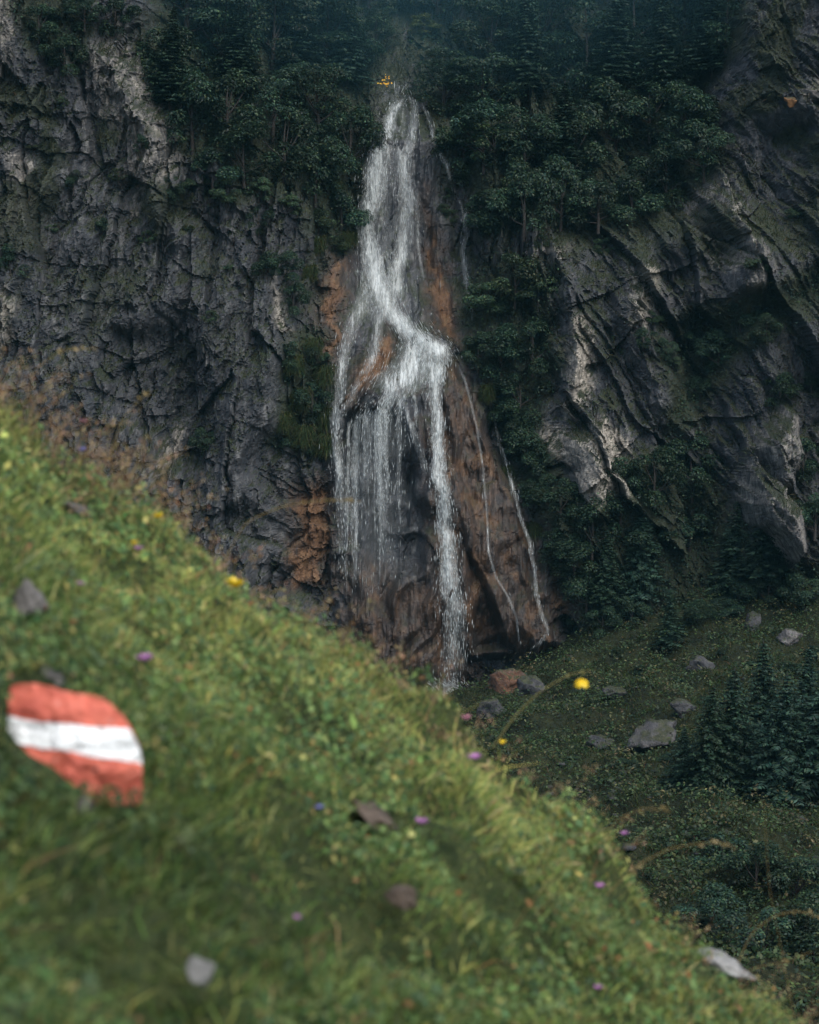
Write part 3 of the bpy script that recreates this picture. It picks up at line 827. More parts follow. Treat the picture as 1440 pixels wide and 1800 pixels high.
PROTO = {}
def proto(kind, build):
    PROTO.setdefault(kind, []).append(build)
MID_PAL = [(.026, .052, .028), (.038, .066, .030), (.052, .078, .032), (.022, .048, .032), (.072, .086, .036)]

def data_of(o):
    me = o.data; bpy.data.objects.remove(o); return me

for i in range(5):
    Vv, F, c, cs = crown_broad(13 + 2 * i, 1.0, 1.6 + .12 * i, 6500, .086, .8)
    a = data_of(mk('crown', Vv, F, M_LEAF, col=c)); Vs, Fs = stems(cs, 6, .06)
    b = data_of(mk('stem', Vs, Fs, M_BARK, smooth=True)); proto('shrub', (b, a, 'stem'))
for i in range(3):
    Vv, F, c, cs = crown_broad(34, 1.0, 2.5, 8500, .075, .5)
    a = data_of(mk('crown', Vv, F, M_LEAF, col=c)); Vs, Fs = stems(cs, 10, .07)
    b = data_of(mk('trunk', Vs, Fs, M_BARK, smooth=True)); proto('broadleaf', (b, a, 'trunk'))
for i in range(2):
    Vv, F, c, cs = crown_broad(20, 1.0, 1.6, 5000, .09, .3, [(.05, .085, .022), (.08, .115, .03), (.10, .13, .035)], (2, 2, 1))
    a = data_of(mk('crown', Vv, F, M_LEAF, col=c)); Vs, Fs = stems(cs, 8, .06)
    b = data_of(mk('stem', Vs, Fs, M_BARK, smooth=True)); proto('bright', (b, a, 'stem'))
for i in range(3):
    Vv, F, c, cs = crown_broad(16, 1.0, 1.5, 6000, .09, .6, MID_PAL)
    a = data_of(mk('crown', Vv, F, M_LEAF, col=c)); Vs, Fs = stems(cs, 8, .05)
    b = data_of(mk('stem', Vs, Fs, M_BARK, smooth=True)); proto('pale_shrub', (b, a, 'stem'))
for i in range(4):
    Vv, F, c = crown_spruce(4.0, 1.45 + .15 * i, .145)
    a = data_of(mk('crown', Vv, F, M_NEEDLE, col=c))
    Vs, Fs = tube([(0, 0, -.4), (0, 0, 1.5), (0.01, 0, 3), (0, 0, 4.02)], [.09, .07, .035, .008], 7)
    b = data_of(mk('trunk', Vs, Fs, M_BARK, smooth=True)); proto('spruce', (b, a, 'trunk'))
for i in range(3):
    Vv, F, c = crown_tussock(900, .75)
    a = data_of(mk('hanging_blades', Vv, F, M_GRASS_FAR, col=c)); proto('tussock', (None, a, ''))

ORD = ['leftmost', 'second from left', 'third from left', 'fourth from left', 'fifth from left', 'sixth from left', 'seventh from left', 'eighth from left', 'ninth from left', 'tenth from left', 'eleventh from left']

def plant(kind, P, scale, label, group, name, cat, zs=1.0, tilt=0.0, lean_out=0.0):
    b, a, stem_name = random.choice(PROTO[kind])
    if kind == 'tussock':
        o = bpy.data.objects.new(name, a); COL.objects.link(o)
        o.location = P; o.scale = (scale, scale, scale * zs)
        o.rotation_euler = (0, 0, random.uniform(-.5, .5))
        return tag(o, label, cat, group)
    t = thing(name, tuple(P), label, cat, group, random.uniform(0, 6.28))
    zs *= random.uniform(.82, 1.18)
    t.scale = (scale, scale, scale * zs)
    t.rotation_euler = (tilt + random.uniform(-.06, .06), random.uniform(-.06, .06), random.uniform(0, 6.28))
    for me, nm in ((b, stem_name), (a, 'crown')):
        c = bpy.data.objects.new(nm, me); COL.objects.link(c); c.parent = t
    return t

def cluster(kind, pts, desc, group, name, cat, where='cliff', unit_h=1.0, zs=1.0, sink=.2):
    """pts rows: base u, base v, scale"""
    pts = sorted(pts)
    n = len(pts)
    H = (cliff_hit if where == 'cliff' else ground_hit)([p[0] for p in pts], [p[1] for p in pts])
    for i, (p, h) in enumerate(zip(pts, H)):
        od = 'rightmost' if (i == n - 1 and n > 1) else ORD[i]
        lab = desc if n == 1 else f'{od} of the {desc}'
        h = h + np.array([0, -.25 * p[2] if where == 'cliff' else 0, -sink])
        plant(kind, h, p[2], lab, group, name, cat, zs)

# rows of trees above the fall
cluster('broadleaf', [(330, 60, 2.3), (440, 40, 2.4), (545, 30, 2.5), (650, 10, 2.5), (770, 20, 2.5), (880, 15, 2.5), (1000, 10, 2.5), (1120, 15, 2.5), (1230, 30, 2.3)], 'hazy dark trees along the top edge', 'trees along the top edge', 'broadleaf_tree', 'tree')
cluster('spruce', [(300, 190, 1.15), (420, 150, 1.2), (520, 140, 1.25), (610, 150, 1.0)], 'dark spruces left of the fall head', 'spruces left of the fall head', 'spruce_tree', 'tree')
cluster('broadleaf', [(560, 230, 1.5), (620, 130, 1.3), (480, 240, 1.5)], 'layered dark trees close left of the fall head', 'layered trees by the fall head', 'broadleaf_tree', 'tree')
cluster('broadleaf', [(780, 190, 1.4), (850, 205, 1.5)], 'spreading dark trees just right of the fall head', 'spreading trees by the fall head', 'broadleaf_tree', 'tree')
cluster('spruce', [(930, 170, 1.2), (1080, 150, 1.3), (1170, 160, 1.2), (1250, 130, 1.2)], 'shadowy spruces high on the right shoulder', 'spruces high on the right shoulder', 'spruce_tree', 'tree')
cluster('spruce', [(985, 320, 1.35)], 'narrow pointed young spruce standing clear right of the waterfall', None, 'spruce_tree', 'tree')
cluster('bright', [(590, 45, 1.0)], 'light green leafy branch crown overhanging the top edge above the fall', None, 'broadleaf_tree', 'tree')
cluster('bright', [(745, 60, .8)], 'yellow-green leafy crown at the top edge right of the fall', None, 'broadleaf_tree', 'tree')
cluster('broadleaf', [(860, 110, 1.7), (950, 100, 1.8), (1030, 165, 1.7), (1110, 95, 1.8), (1200, 90, 1.7), (1275, 70, 1.5)], 'hazy rounded trees among the spruces on the right shoulder', 'rounded trees on the right shoulder', 'broadleaf_tree', 'tree')
cluster('broadleaf', [(390, 120, 1.5), (480, 100, 1.6), (575, 95, 1.6), (660, 90, 1.2)], 'hazy rounded trees behind the spruces left of the fall head', 'rounded trees left of the fall head', 'broadleaf_tree', 'tree')
# shrub masses
cluster('shrub', [(300, 150, 1.5), (340, 250, 1.5), (400, 230, 1.6), (430, 310, 1.4), (500, 300, 1.5), (555, 340, 1.4), (600, 400, 1.2), (615, 290, 1.3), (375, 320, 1.1)], 'dense shrubs on the shoulder left of the waterfall', 'shrubs on the left shoulder', 'shrub', 'shrub')
cluster('pale_shrub', [(815, 265, 1.2), (870, 275, 1.3), (930, 330, 1.0), (880, 370, .9), (1190, 190, .9)], 'lighter green bushes among the dark ones right of the waterfall', 'lighter bushes on the right shoulder', 'shrub', 'bush')
cluster('shrub', [(800, 320, 1.0), (850, 285, 1.5), (920, 290, 1.5), (1010, 290, 1.4), (1080, 260, 1.5), (1140, 230, 1.4), (1200, 250, 1.5), (1235, 300, 1.2)], 'upper shrubs on the shoulder right of the waterfall', 'upper shrubs on the right shoulder', 'shrub', 'shrub')
cluster('shrub', [(860, 400, 1.2), (920, 400, 1.3), (985, 385, 1.3), (1050, 390, 1.3), (1110, 380, 1.4), (1170, 350, 1.3)], 'lower shrubs overhanging the right rock face', 'lower shrubs on the right shoulder', 'shrub', 'shrub')
cluster('pale_shrub', [(860, 545, 1.0), (905, 520, 1.2), (945, 530, .9)], 'bushes on the ledge beside the thin right rivulet', 'bushes beside the right rivulet', 'shrub', 'bush')
cluster('shrub', [(840, 640, .8), (880, 650, 1.1), (935, 640, 1.0), (915, 720, 1.1)], 'dark bushes between the tufa mound and pale rock', 'bushes beside the tufa mound', 'shrub', 'bush')
cluster('shrub', [(895, 760, .9), (925, 800, 1.0), (950, 830, .8), (950, 890, .9), (985, 910, 1.0), (985, 990, .9), (1010, 1010, .9), (1030, 1060, 1.0)], 'bushes trailing down the right edge of the mound', 'bushes trailing down the mound edge', 'shrub', 'bush')
cluster('shrub', [(1040, 960, 1.1), (1090, 900, 1.0), (1150, 870, 1.1), (1215, 860, 1.1), (1130, 980, 1.2), (1210, 960, 1.2)], 'dark bushes under the cream stained rock', 'bushes under the cream rock', 'shrub', 'bush')
cluster('spruce', [(1065, 1060, .75), (1130, 1050, .95), (1285, 1060, 1.05), (1350, 1010, .9)], 'dark spruces at the foot of the right cliff', 'spruces at the cliff foot', 'spruce_tree', 'tree')
cluster('spruce', [(1180, 1135, .62)], 'small black spruce standing alone on the meadow edge', None, 'spruce_tree', 'tree', 'ground')
cluster('shrub', [(1190, 590, .6), (1260, 640, .9), (1300, 570, .8), (1345, 600, .7)], 'bushes in the gully of the right cliff', 'bushes in the right gully', 'shrub', 'bush')
cluster('shrub', [(1370, 700, .8), (1425, 690, .6), (1410, 830, 1.0), (1430, 930, 1.0)], 'bushes by the grey outcrops at the right edge', 'bushes by the grey outcrops', 'shrub', 'bush')
cluster('shrub', [(1090, 610, .45), (1130, 600, .5), (1170, 630, .5), (1230, 700, .6)], 'small bushes across the slanting rock slabs', 'bushes across the slabs', 'shrub', 'bush')
cluster('shrub', [(70, 60, .9), (115, 120, .9), (150, 40, .8), (205, 50, .9)], 'bushes on the top of the left rock wall', 'bushes on the left wall top', 'shrub', 'bush')
cluster('shrub', [(20, 480, .7), (130, 330, .5), (180, 400, .4), (250, 260, .4), (300, 350, .5)], 'small bushes rooted in cracks of the left wall', 'bushes in the left wall', 'shrub', 'bush')
cluster('shrub', [(455, 400, .6), (470, 480, .6), (505, 480, .7), (515, 540, .6), (360, 790, .6)], 'small bushes clinging beside the left wall corner', 'bushes by the left wall corner', 'shrub', 'bush')
cluster('tussock', [(515, 640, .7), (555, 610, .7), (572, 660, .8), (530, 700, .8), (568, 735, .85), (535, 765, .8), (575, 780, .8), (500, 740, .7)], 'hanging grass tufts left of the lower fall', 'hanging grass tufts left of the fall', 'grass_tuft', 'grass tuft', sink=0)
cluster('shrub', [(520, 640, .75), (560, 650, .6), (515, 710, .8), (550, 730, .8), (525, 790, .7)], 'leafy bushes among the hanging grass left of the fall', 'bushes among the hanging grass', 'shrub', 'bush')
cluster('pale_shrub', [(783, 345, .32), (797, 385, .35), (780, 372, .3)], 'mossy bushes between the upper fall and thin rivulet', 'mossy bushes by the rivulet', 'shrub', 'bush')
cluster('tussock', [(590, 330, .6), (615, 420, .6), (560, 430, .65), (545, 480, .65)], 'hanging tufts on the left bank of the upper fall', 'tufts left of the upper fall', 'grass_tuft', 'grass tuft', sink=0)
cluster('tussock', [(830, 610, .65), (860, 690, .65), (890, 830, .55), (940, 930, .55)], 'green tufts fringing the right side of the tufa', 'tufts fringing the tufa', 'grass_tuft', 'grass tuft', sink=0)
cluster('shrub', [(950, 1140, .38), (980, 1118, .5), (1015, 1100, .6), (1060, 1105, .7), (1110, 1095, .7), (1225, 1090, .8), (1270, 1080, .7), (1300, 1065, .8), (1350, 1060, .7), (1410, 1060, .9), (1440, 1020, 1.0)], 'dark bushes in the row where meadow meets right cliff', 'bushes at the meadow head', 'shrub', 'bush', 'ground', zs=.8)
cluster('shrub', [(1000, 1160, .30), (1040, 1240, .40), (1090, 1150, .45), (1190, 1200, .4), (1250, 1240, .45), (1100, 1345, .4), (1130, 1175, .35), (1270, 1150, .35), (1320, 1170, .4), (1390, 1180, .5), (1430, 1150, .5), (1170, 1330, .35)], 'low bushes dotted among the meadow boulders', 'low bushes among the boulders', 'shrub', 'bush', 'ground', zs=.6)
cluster('pale_shrub', [(960, 1290, .25), (1010, 1330, .28), (1050, 1370, .25), (1140, 1430, .3), (1200, 1470, .35), (1250, 1460, .35)], 'low light green bushes beyond the hillside edge', 'low bushes beyond the edge', 'shrub', 'bush', 'ground', zs=.55)
cluster('pale_shrub', [(345, 330, .55), (400, 350, .6), (455, 345, .6), (505, 370, .65), (560, 400, .6), (590, 440, .55)], 'light bushes hanging at the lower edge of the left shoulder', 'light bushes under the left shoulder', 'shrub', 'bush')
cluster('pale_shrub', [(60, 260, .35), (110, 180, .3), (210, 310, .35), (90, 400, .3), (260, 420, .35), (330, 400, .3), (370, 560, .3), (400, 470, .3)], 'tiny light tufts growing on the left wall', 'light tufts on the left wall', 'shrub', 'bush')
cluster('pale_shrub', [(960, 430, .5), (1060, 440, .5), (1150, 560, .35), (1180, 640, .4), (1240, 560, .4), (1330, 470, .5), (1400, 380, .5)], 'light bushes rooted on the right rock slabs', 'light bushes on the right slabs', 'shrub', 'bush')
# spruces standing on the valley floor
cluster('spruce', [(1200, 1380, .55), (1245, 1392, .75), (1285, 1396, 1.0), (1345, 1345, .95), (1375, 1402, 1.0), (1410, 1330, .9), (1450, 1395, 1.05)], 'dense spruces in the meadow at the right edge', 'spruces in the meadow', 'spruce_tree', 'tree', 'ground')
cluster('shrub', [(1270, 1520, .7), (1330, 1560, .8), (1400, 1580, .8), (1250, 1640, .7), (1340, 1680, .8), (1430, 1700, .8)], 'dark leafy bushes below the meadow spruces', 'bushes below the meadow spruces', 'shrub', 'bush', 'ground', zs=.8)

# ------------------------------------------------------------------ ground cover on the cliff and in the valley
def surf_normals(X, Z):
    i = np.clip(np.searchsorted(CX, X) - 1, 0, len(CX) - 1); j = np.clip(np.searchsorted(CZ, Z) - 1, 0, len(CZ) - 1)
    n = np.stack([dYx[j, i], -np.ones(len(i)), dYz[j, i]], -1)
    return unit(n), masks.reshape(nzr, nxc, 4)[j, i], GU[j, i], GV[j, i]

N0 = 260000
px = rng.uniform(-18.4, 18.4, N0); pz = rng.uniform(-12, 20, N0)
nn_, mm_, pu, pv_ = surf_normals(px, pz)
py = cliff_Y(px, pz)
prob = np.clip(mm_[:, 2] * (.2 + np.maximum(nn_[:, 2], 0)) * 1.1, 0, 1) * (1 - mm_[:, 0]) * (mm_[:, 3] < .8)
sel = np.where(rng.uniform(size=N0) < prob)[0]
leafy = veg_.reshape(nzr, nxc)[np.clip(np.searchsorted(CZ, pz[sel]) - 1, 0, nzr - 1), np.clip(np.searchsorted(CX, px[sel]) - 1, 0, nxc - 1)]
isl = rng.uniform(size=len(sel)) < leafy
# leaves
s1 = sel[isl][:80000]
C = np.stack([px[s1], py[s1], pz[s1]], -1) + nn_[s1] * rng.uniform(.03, .45, (len(s1), 1)) + rng.normal(0, .1, (len(s1), 3))
L = rng.uniform(.06, .14, len(s1))
Vv, F = leaf_quads(C, unit(nn_[s1] * .4 + (0, -.1, .7) + rng.normal(0, .4, (len(s1), 3))), L, L * .6)
tone = 1 + .35 * fbm(C[:, 0] * .7, C[:, 2] * .7, 3, 77)
tag(mk('undergrowth', Vv, F, M_LEAF, col=rep(pick(LEAF_PAL, len(s1), (3, 4, 3, 3, 1)) * tone[:, None], 4)), kind='stuff')
# ledge grass
s2 = sel[~isl][:20000]
s2 = np.repeat(s2, 3)
P = np.stack([px[s2], py[s2], pz[s2]], -1) + rng.normal(0, .07, (len(s2), 3))
up = unit(nn_[s2] * .8 + (0, 0, .7) + rng.normal(0, .4, (len(s2), 3)))
L = rng.uniform(.10, .34, len(s2))
Vv, F = blades(P, up, L, .022, np.stack([rng.normal(0, .06, len(s2)), -rng.uniform(0, .1, len(s2)), -L * rng.uniform(.2, .9, len(s2))], -1))
tag(mk('ledge_grass', Vv, F, M_GRASS_FAR, col=rep(pick([(.022, .034, .014), (.034, .045, .016), (.052, .055, .02), (.07, .055, .028)], len(s2), (4, 4, 2, 1)), 5)), kind='stuff')

# valley grass
N1 = 150000
d_ = rng.uniform(0, 1, N1)
Yg = 31 + 47 * rng.uniform(0, 1, N1) ** .8
Xg = rng.uniform(-.06, .25, N1) * Yg
patch = fbm(Xg * .5, Yg * .35, 3, 85)
keep = (rng.uniform(size=N1) < .75 + .5 * patch) & (Yg < cliff_Y(Xg, ground_z(Xg, Yg)) + .3)
Xg, Yg, patch = Xg[keep], Yg[keep], patch[keep]
P = np.stack([Xg, Yg, ground_z(Xg, Yg) - .02], -1); n = len(P)
L = rng.uniform(.10, .32, n) * (1 + .4 * patch)
Vv, F = blades(P, unit(rng.normal(0, .45, (n, 3)) + (0, 0, 1)), L, .020, np.stack([rng.normal(0, .12, n), rng.normal(0, .12, n), -.25 * L], -1))
c = pick([(.016, .031, .011), (.025, .043, .013), (.040, .056, .017), (.062, .055, .024), (.08, .055, .03)], n, (4, 4, 3, 1.2, .8))
tag(mk('meadow_grass', Vv, F, M_GRASS_FAR, col=rep(c, 5)), kind='stuff')
# clumps of herbs and tall grass that give the meadow its lumps
MEADOW_PAL = [(.016, .031, .012), (.025, .043, .015), (.038, .056, .019), (.014, .027, .014), (.055, .062, .022)]
nc = 2600
Yc = 31 + 48 * rng.uniform(0, 1, nc) ** .8; Xc = rng.uniform(-.05, .25, nc) * Yc
k_ = (Yc < cliff_Y(Xc, ground_z(Xc, Yc)) + .2) & (fbm(Xc * .3, Yc * .3, 2, 87) > -.25)
Xc, Yc = Xc[k_], Yc[k_]; nc = len(Xc)
rc = rng.gamma(2.4, .13, nc) + .12
m = 34
dd_ = unit(rng.normal(size=(nc, m, 3))); dd_[..., 2] = np.abs(dd_[..., 2])
C = (np.stack([Xc, Yc, ground_z(Xc, Yc)], -1)[:, None] + dd_ * rc[:, None, None] * (1, 1, .9)).reshape(-1, 3)
L = rng.uniform(.06, .15, len(C))
tone = np.repeat(rng.uniform(.55, 1.5, nc), m)
yel = np.repeat(rng.uniform(size=nc) < .18, m)
cc = np.where(yel[:, None], pick([(.055, .055, .022), (.075, .06, .028)], len(C)), pick(MEADOW_PAL, len(C), (3, 4, 3, 3, 1))) * tone[:, None]
Vv, F = leaf_quads(C, unit(dd_.reshape(-1, 3) * .5 + (0, -.1, .7) + rng.normal(0, .35, (len(C), 3))), L, L * .5)
tag(mk('herb_clumps', Vv, F, M_LEAF, col=rep(cc, 4)), kind='stuff')
# low herbs in the valley
n = 30000
Yg = rng.uniform(31, 79, n); Xg = rng.uniform(-.05, .25, n) * Yg
k_ = (fbm(Xg * .35, Yg * .3, 3, 86) > .05) & (Yg < cliff_Y(Xg, ground_z(Xg, Yg)) + .2)
Xg, Yg = Xg[k_], Yg[k_]; n = len(Xg)
C = np.stack([Xg, Yg, ground_z(Xg, Yg) + rng.uniform(.05, .32, n)], -1); L = rng.uniform(.07, .16, n)
Vv, F = leaf_quads(C, unit(rng.normal(0, .4, (n, 3)) + (0, -.2, .8)), L, L * .65)
tag(mk('herb_leaves', Vv, F, M_LEAF, col=rep(pick(MEADOW_PAL, n), 4)), kind='stuff')

# ------------------------------------------------------------------ rocks
def rock_mesh(name, size, mat, seed, sub=3, rough=.28, chop=(16, .42, .86)):
    import bmesh
    bm = bmesh.new(); bmesh.ops.create_icosphere(bm, subdivisions=sub, radius=1.0)
    r = np.random.default_rng(seed)
    Vv = np.array([v.co[:] for v in bm.verts])
    for _ in range(chop[0]):                                   # flat broken faces
        d = unit(r.normal(size=3)); h = r.uniform(chop[1], chop[2])
        t = Vv @ d; Vv = Vv - np.maximum(t - h, 0)[:, None] * d * .96
    nr3 = unit(Vv)
    a_, b_ = np.arctan2(Vv[:, 1], Vv[:, 0]), Vv[:, 2]
    dd = .16 * facets(a_ * 1.4 + seed, b_ * 1.7 + .4 * a_, seed, 1.8, .8, .35, .08) + .07 * facets(a_ * 3.4, b_ * 4.0 + seed, seed + 1, 1.8, .8, .35, .1)
    dd = dd + .035 * facets(a_ * 8 + seed, b_ * 9.0, seed + 2, 1.8, .8, .35, .1)
    dd = dd + .06 * fbm(Vv[:, 0] * 3 + seed, Vv[:, 2] * 3 + Vv[:, 1] * 2, 4, seed, .6)
    Vv = Vv + nr3 * (dd * rough / .28)[:, None]
    F = np.array([[v.index for v in f.verts] for f in bm.faces]); bm.free()
    o = mk(name, Vv * np.asarray(size), F, mat)
    return o

def boulder(u, v, w, h, label, mat, seed, where='ground', dep=.8, rot=0.0, name='boulder', cat='boulder', group=None, sub=4, roll=0.0):
    """u, v centre; w, h visible size in pixels"""
    hit = (cliff_hit if where == 'cliff' else ground_hit)(u, v + h * .35)[0]
    s = hit[1] / FPX
    P = at(u, v + ((h * .05 if mat is M_BOULDER_RUST else h * .2) if where == 'ground' else 0), hit[1])
    o = rock_mesh(name, (w * s * .56, w * s * .5 * dep, h * s * .58), mat, seed, sub, *((.5, (13, .56, .9)) if name == 'rock_outcrop' else ()))
    o.location = P; o.rotation_euler = (0, roll, rot)
    return tag(o, label, cat, group)

boulder(1394, 179, 32, 26, 'small bright orange rock on the overhang at top right', M_ORANGE, 8, 'cliff', .8, 0, 'orange_rock', 'rock', sub=3)
boulder(1425, 165, 44, 22, 'pale knobbly rock beside the bright orange one', M_BOULDER_PALE, 9, 'cliff', .8, 0, 'rock', 'rock', sub=3)
boulder(1145, 1282, 110, 78, 'largest grey boulder lying in the valley meadow', M_OUTCROP, 11, roll=-.25)
boulder(1205, 1238, 52, 34, 'medium dark boulder just above right of the largest one', M_BOULDER, 12)
boulder(1236, 1163, 58, 46, 'dark angular boulder higher up the meadow near the lone spruce', M_BOULDER, 13)
boulder(1083, 1213, 44, 26, 'flat dark boulder behind the yellow flower stalk', M_BOULDER, 14)
boulder(890, 1194, 96, 50, 'rusty brown slanting boulder at the foot of the tufa', M_BOULDER_RUST, 15, roll=-.5)
boulder(935, 1196, 66, 46, 'blue grey boulder touching the rusty slanting one', M_BOULDER, 16)
boulder(870, 1245, 70, 44, 'grey boulder half hidden behind the hillside below the fall', M_BOULDER, 17)
boulder(1060, 1298, 50, 34, 'dull boulder left of the largest meadow boulder', M_BOULDER, 18)
boulder(1322, 1088, 42, 40, 'blue grey boulder on the mound at the right cliff foot', M_BOULDER, 19)
boulder(1385, 1118, 50, 34, 'pale speckled boulder low on the mound at far right', M_BOULDER_PALE, 20)
boulder(742, 1186, 60, 60, 'rust stained boulder at the left of the splash', M_BOULDER_RUST, 22)
boulder(770, 1205, 30, 30, 'dark wet boulder close beside the splash', M_BOULDER, 24, sub=3)
boulder(1408, 1437, 26, 22, 'small bluish stone on the meadow under the right spruces', M_BOULDER, 26, sub=3)
# loose stones, too many and small to count
tri = []
for i in range(260):
    u_ = rng.uniform(960, 1440); v_ = rng.uniform(1140, 1560)
    if i < 90: u_, v_ = rng.normal(1080, 60), rng.normal(1392, 22)
    tri.append((u_, v_))
tri = np.array(tri)
Hh = ground_hit(tri[:, 0], tri[:, 1])
base_o = rock_mesh('tmp', (1, 1, .7), None, 55, 1)
bv = np.array([v.co[:] for v in base_o.data.vertices]); bf = np.array([list(p.vertices) for p in base_o.data.polygons])
bpy.data.objects.remove(base_o)
Vv, Ff = [], []
for i, h in enumerate(Hh):
    a = rng.uniform(0, 6.28); s = rng.gamma(1.6, .026) + .015
    R = np.array([[math.cos(a), -math.sin(a), 0], [math.sin(a), math.cos(a), 0], [0, 0, 1]])
    Vv.append((bv * s * rng.uniform(.7, 1.3, 3)) @ R.T + h + (0, 0, s * .5)); Ff.append(bf + i * len(bv))
tag(mk('scree', np.concatenate(Vv), np.concatenate(Ff), M_BOULDER), kind='stuff')

# orange flowers at the head of the fall and pale blossoms on the right shoulder
def blossom(u, v, w, n, colr, label, name):
    h = cliff_hit(u, v)[0] + np.array([0, -1.0, 0])
    s = h[1] / FPX * w
    C = rng.normal(0, .42, (n, 3)) * s
    Vv, F = leaf_quads(C, unit(rng.normal(0, .5, (n, 3)) + (0, -.8, .5)), s * .35, s * .3)
    t = thing(name, tuple(h), label, 'flowers')
    mk('blossom', Vv, F, M_LEAF, t, col=rep(pick([colr], n, None, .15), 4))
    Vs, Fs = tube([(0, 1.0, -s * 1.5), (0, .4, -s * .8), (0, 0, 0)], [.02, .015, .008], 5)
    mk('stem', Vs, Fs, M_BARK, t)
blossom(680, 150, 12, 26, (.62, .33, .03), 'orange blossom hanging over the head of the fall', 'orange_flowers')
blossom(1176, 165, 13, 14, (.42, .46, .30), 'pale creamy blossom among shrubs high on the right shoulder', 'white_flowers')

# ------------------------------------------------------------------ near hillside: grass
def hill_n(X, Y):
    e = .02
    a = (hill_z(X + e, Y) - hill_z(X - e, Y)) / (2 * e); b = (hill_z(X, Y + e) - hill_z(X, Y - e)) / (2 * e)
    return unit(np.stack([-a, -b, np.ones_like(a)], -1))

STONE_Y = float(hill_hit(150, 1400)[0, 1])

NEAR_ROCKS = [(52, 1056, 66, 62, .04), (130, 893, 64, 28, .05), (72, 1192, 130, 52, -.10), (150, 1414, 44, 30, .04), (662, 1436, 130, 36, .07), (706, 1576, 64, 36, .06), (355, 1712, 56, 54, .06), (1268, 1698, 140, 42, .08)]
FLOWERS = [(414, 1032, 36), (278, 910, 20), (236, 957, 14), (884, 1308, 16), (255, 1161, 34), (143, 1028, 20), (244, 966, 20), (147, 742, 18), (146, 792, 20), (562, 1421, 20), (742, 1448, 28), (834, 1335, 30), (820, 1264, 22), (1098, 1467, 20), (1055, 1560, 22), (523, 1615, 20), (1052, 1738, 20)]
KEEP = []
for (ku, kv, kw, kh, kl) in NEAR_ROCKS:
    KEEP.append((ku, kv, kw * .8, kh * .8, float(hill_hit(ku, kv + kh * .3)[0, 1]) - kl))
for (ku, kv, kw) in FLOWERS:
    KEEP.append((ku, kv, kw * 1.1, kw * .8, float(hill_hit(ku, kv + 45)[0, 1])))

def clear_of_stone(P, tips):
    u, v = project(tips)
    gone = np.zeros(len(P), bool)
    for (ku, kv, kw, kh, kY) in KEEP:
        e = ((u - ku) / (kw * .5)) ** 2 + ((v - kv) / (kh * .5)) ** 2 < 1
        gone |= e & (P[:, 1] < kY + .12) & (P[:, 1] > kY - .6)
    return ~gone & ~((u > 16) & (u < 250) & (v > 1190) & (v < np.interp(u, [16, 45, 80, 110, 140, 180, 250], [1300, 1324, 1346, 1364, 1374, 1382, 1386])) & (P[:, 1] < STONE_Y + .25) & (P[:, 1] > STONE_Y - .55))

def hill_grass(name, n, Lr, Wr, pal, wts, bendy, seed, dens=0.3, ylo=1.7, yhi=5.9, far=None):
    Y = rng.uniform(ylo, yhi, n); X = rng.uniform(-.42, .36, n) * Y + rng.normal(0, .05, n)
    pt = fbm(X * 3.1, Y * 2.6, 3, seed)
    k = rng.uniform(size=n) < .78 + dens * 1.2 * pt
    X, Y, pt = X[k], Y[k], pt[k]; n = len(X)
    P = np.stack([X, Y, hill_z(X, Y) - .01], -1)
    N = hill_n(X, Y)
    up = unit(N * .22 + (-.05, 0, .8) + rng.normal(0, .5, (n, 3)))
    L = rng.uniform(*Lr, n) * np.clip(1 + .8 * pt, .6, 1.6)
    b = rng.normal(0, 1, (n, 3)) * (bendy * L)[:, None]; b[:, 2] = -np.abs(b[:, 2]) * .6; b[:, 0] += bendy * L * .12
    W = rng.uniform(*Wr, n)
    tips = P + up * L[:, None]
    k = clear_of_stone(P, tips) & clear_of_stone(P, P * .5 + tips * .5)
    P, up, L, b, W, pt, Y, X = P[k], up[k], L[k], b[k], W[k], pt[k], Y[k], X[k]; n = len(P)
    dry = np.clip((Y - 3.4) / 1.6 + .5 * fbm(X * 1.5, Y * 1.4, 3, 99) + rng.normal(0, .25, n), 0, 1)
    c1 = np.where(dry[:, None] > .5, pick(pal, n, np.asarray(wts) * (.6, 1, 1.5, 2.2, 2.4, 1, .5)), pick(pal, n, np.asarray(wts) * (1, 1, .8, .45, .3, 1, 1.2)))
    big = fbm(X * 1.2, Y * 1.0, 3, 97)
    lush = np.clip(.76 + .19 * (Y - 2.2) + .60 * big + .35 * pt, .22, 1.8)
    c1 = c1 * lush[:, None] ** np.array([1.1, .92, .95])
    Vv, F = blades(P, up, L, W, b)
    return tag(mk(name, Vv, F, M_GRASS, col=rep(np.clip(c1, .003, .8), 5)), kind='stuff')

G_PAL = [(.075, .125, .036), (.130, .190, .052), (.21, .255, .070), (.32, .32, .095), (.42, .36, .15), (.19, .10, .045), (.055, .105, .050)]
hill_grass('grass', 345000, (.022, .064), (.0020, .0040), G_PAL, (5, 6, 5, 3, 1.2, .5, 3), .28, 95)
hill_grass('tall_grass', 3500, (.05, .12), (.002, .0035), G_PAL, (2, 3, 4, 4, 3, .8, 1), .45, 96)
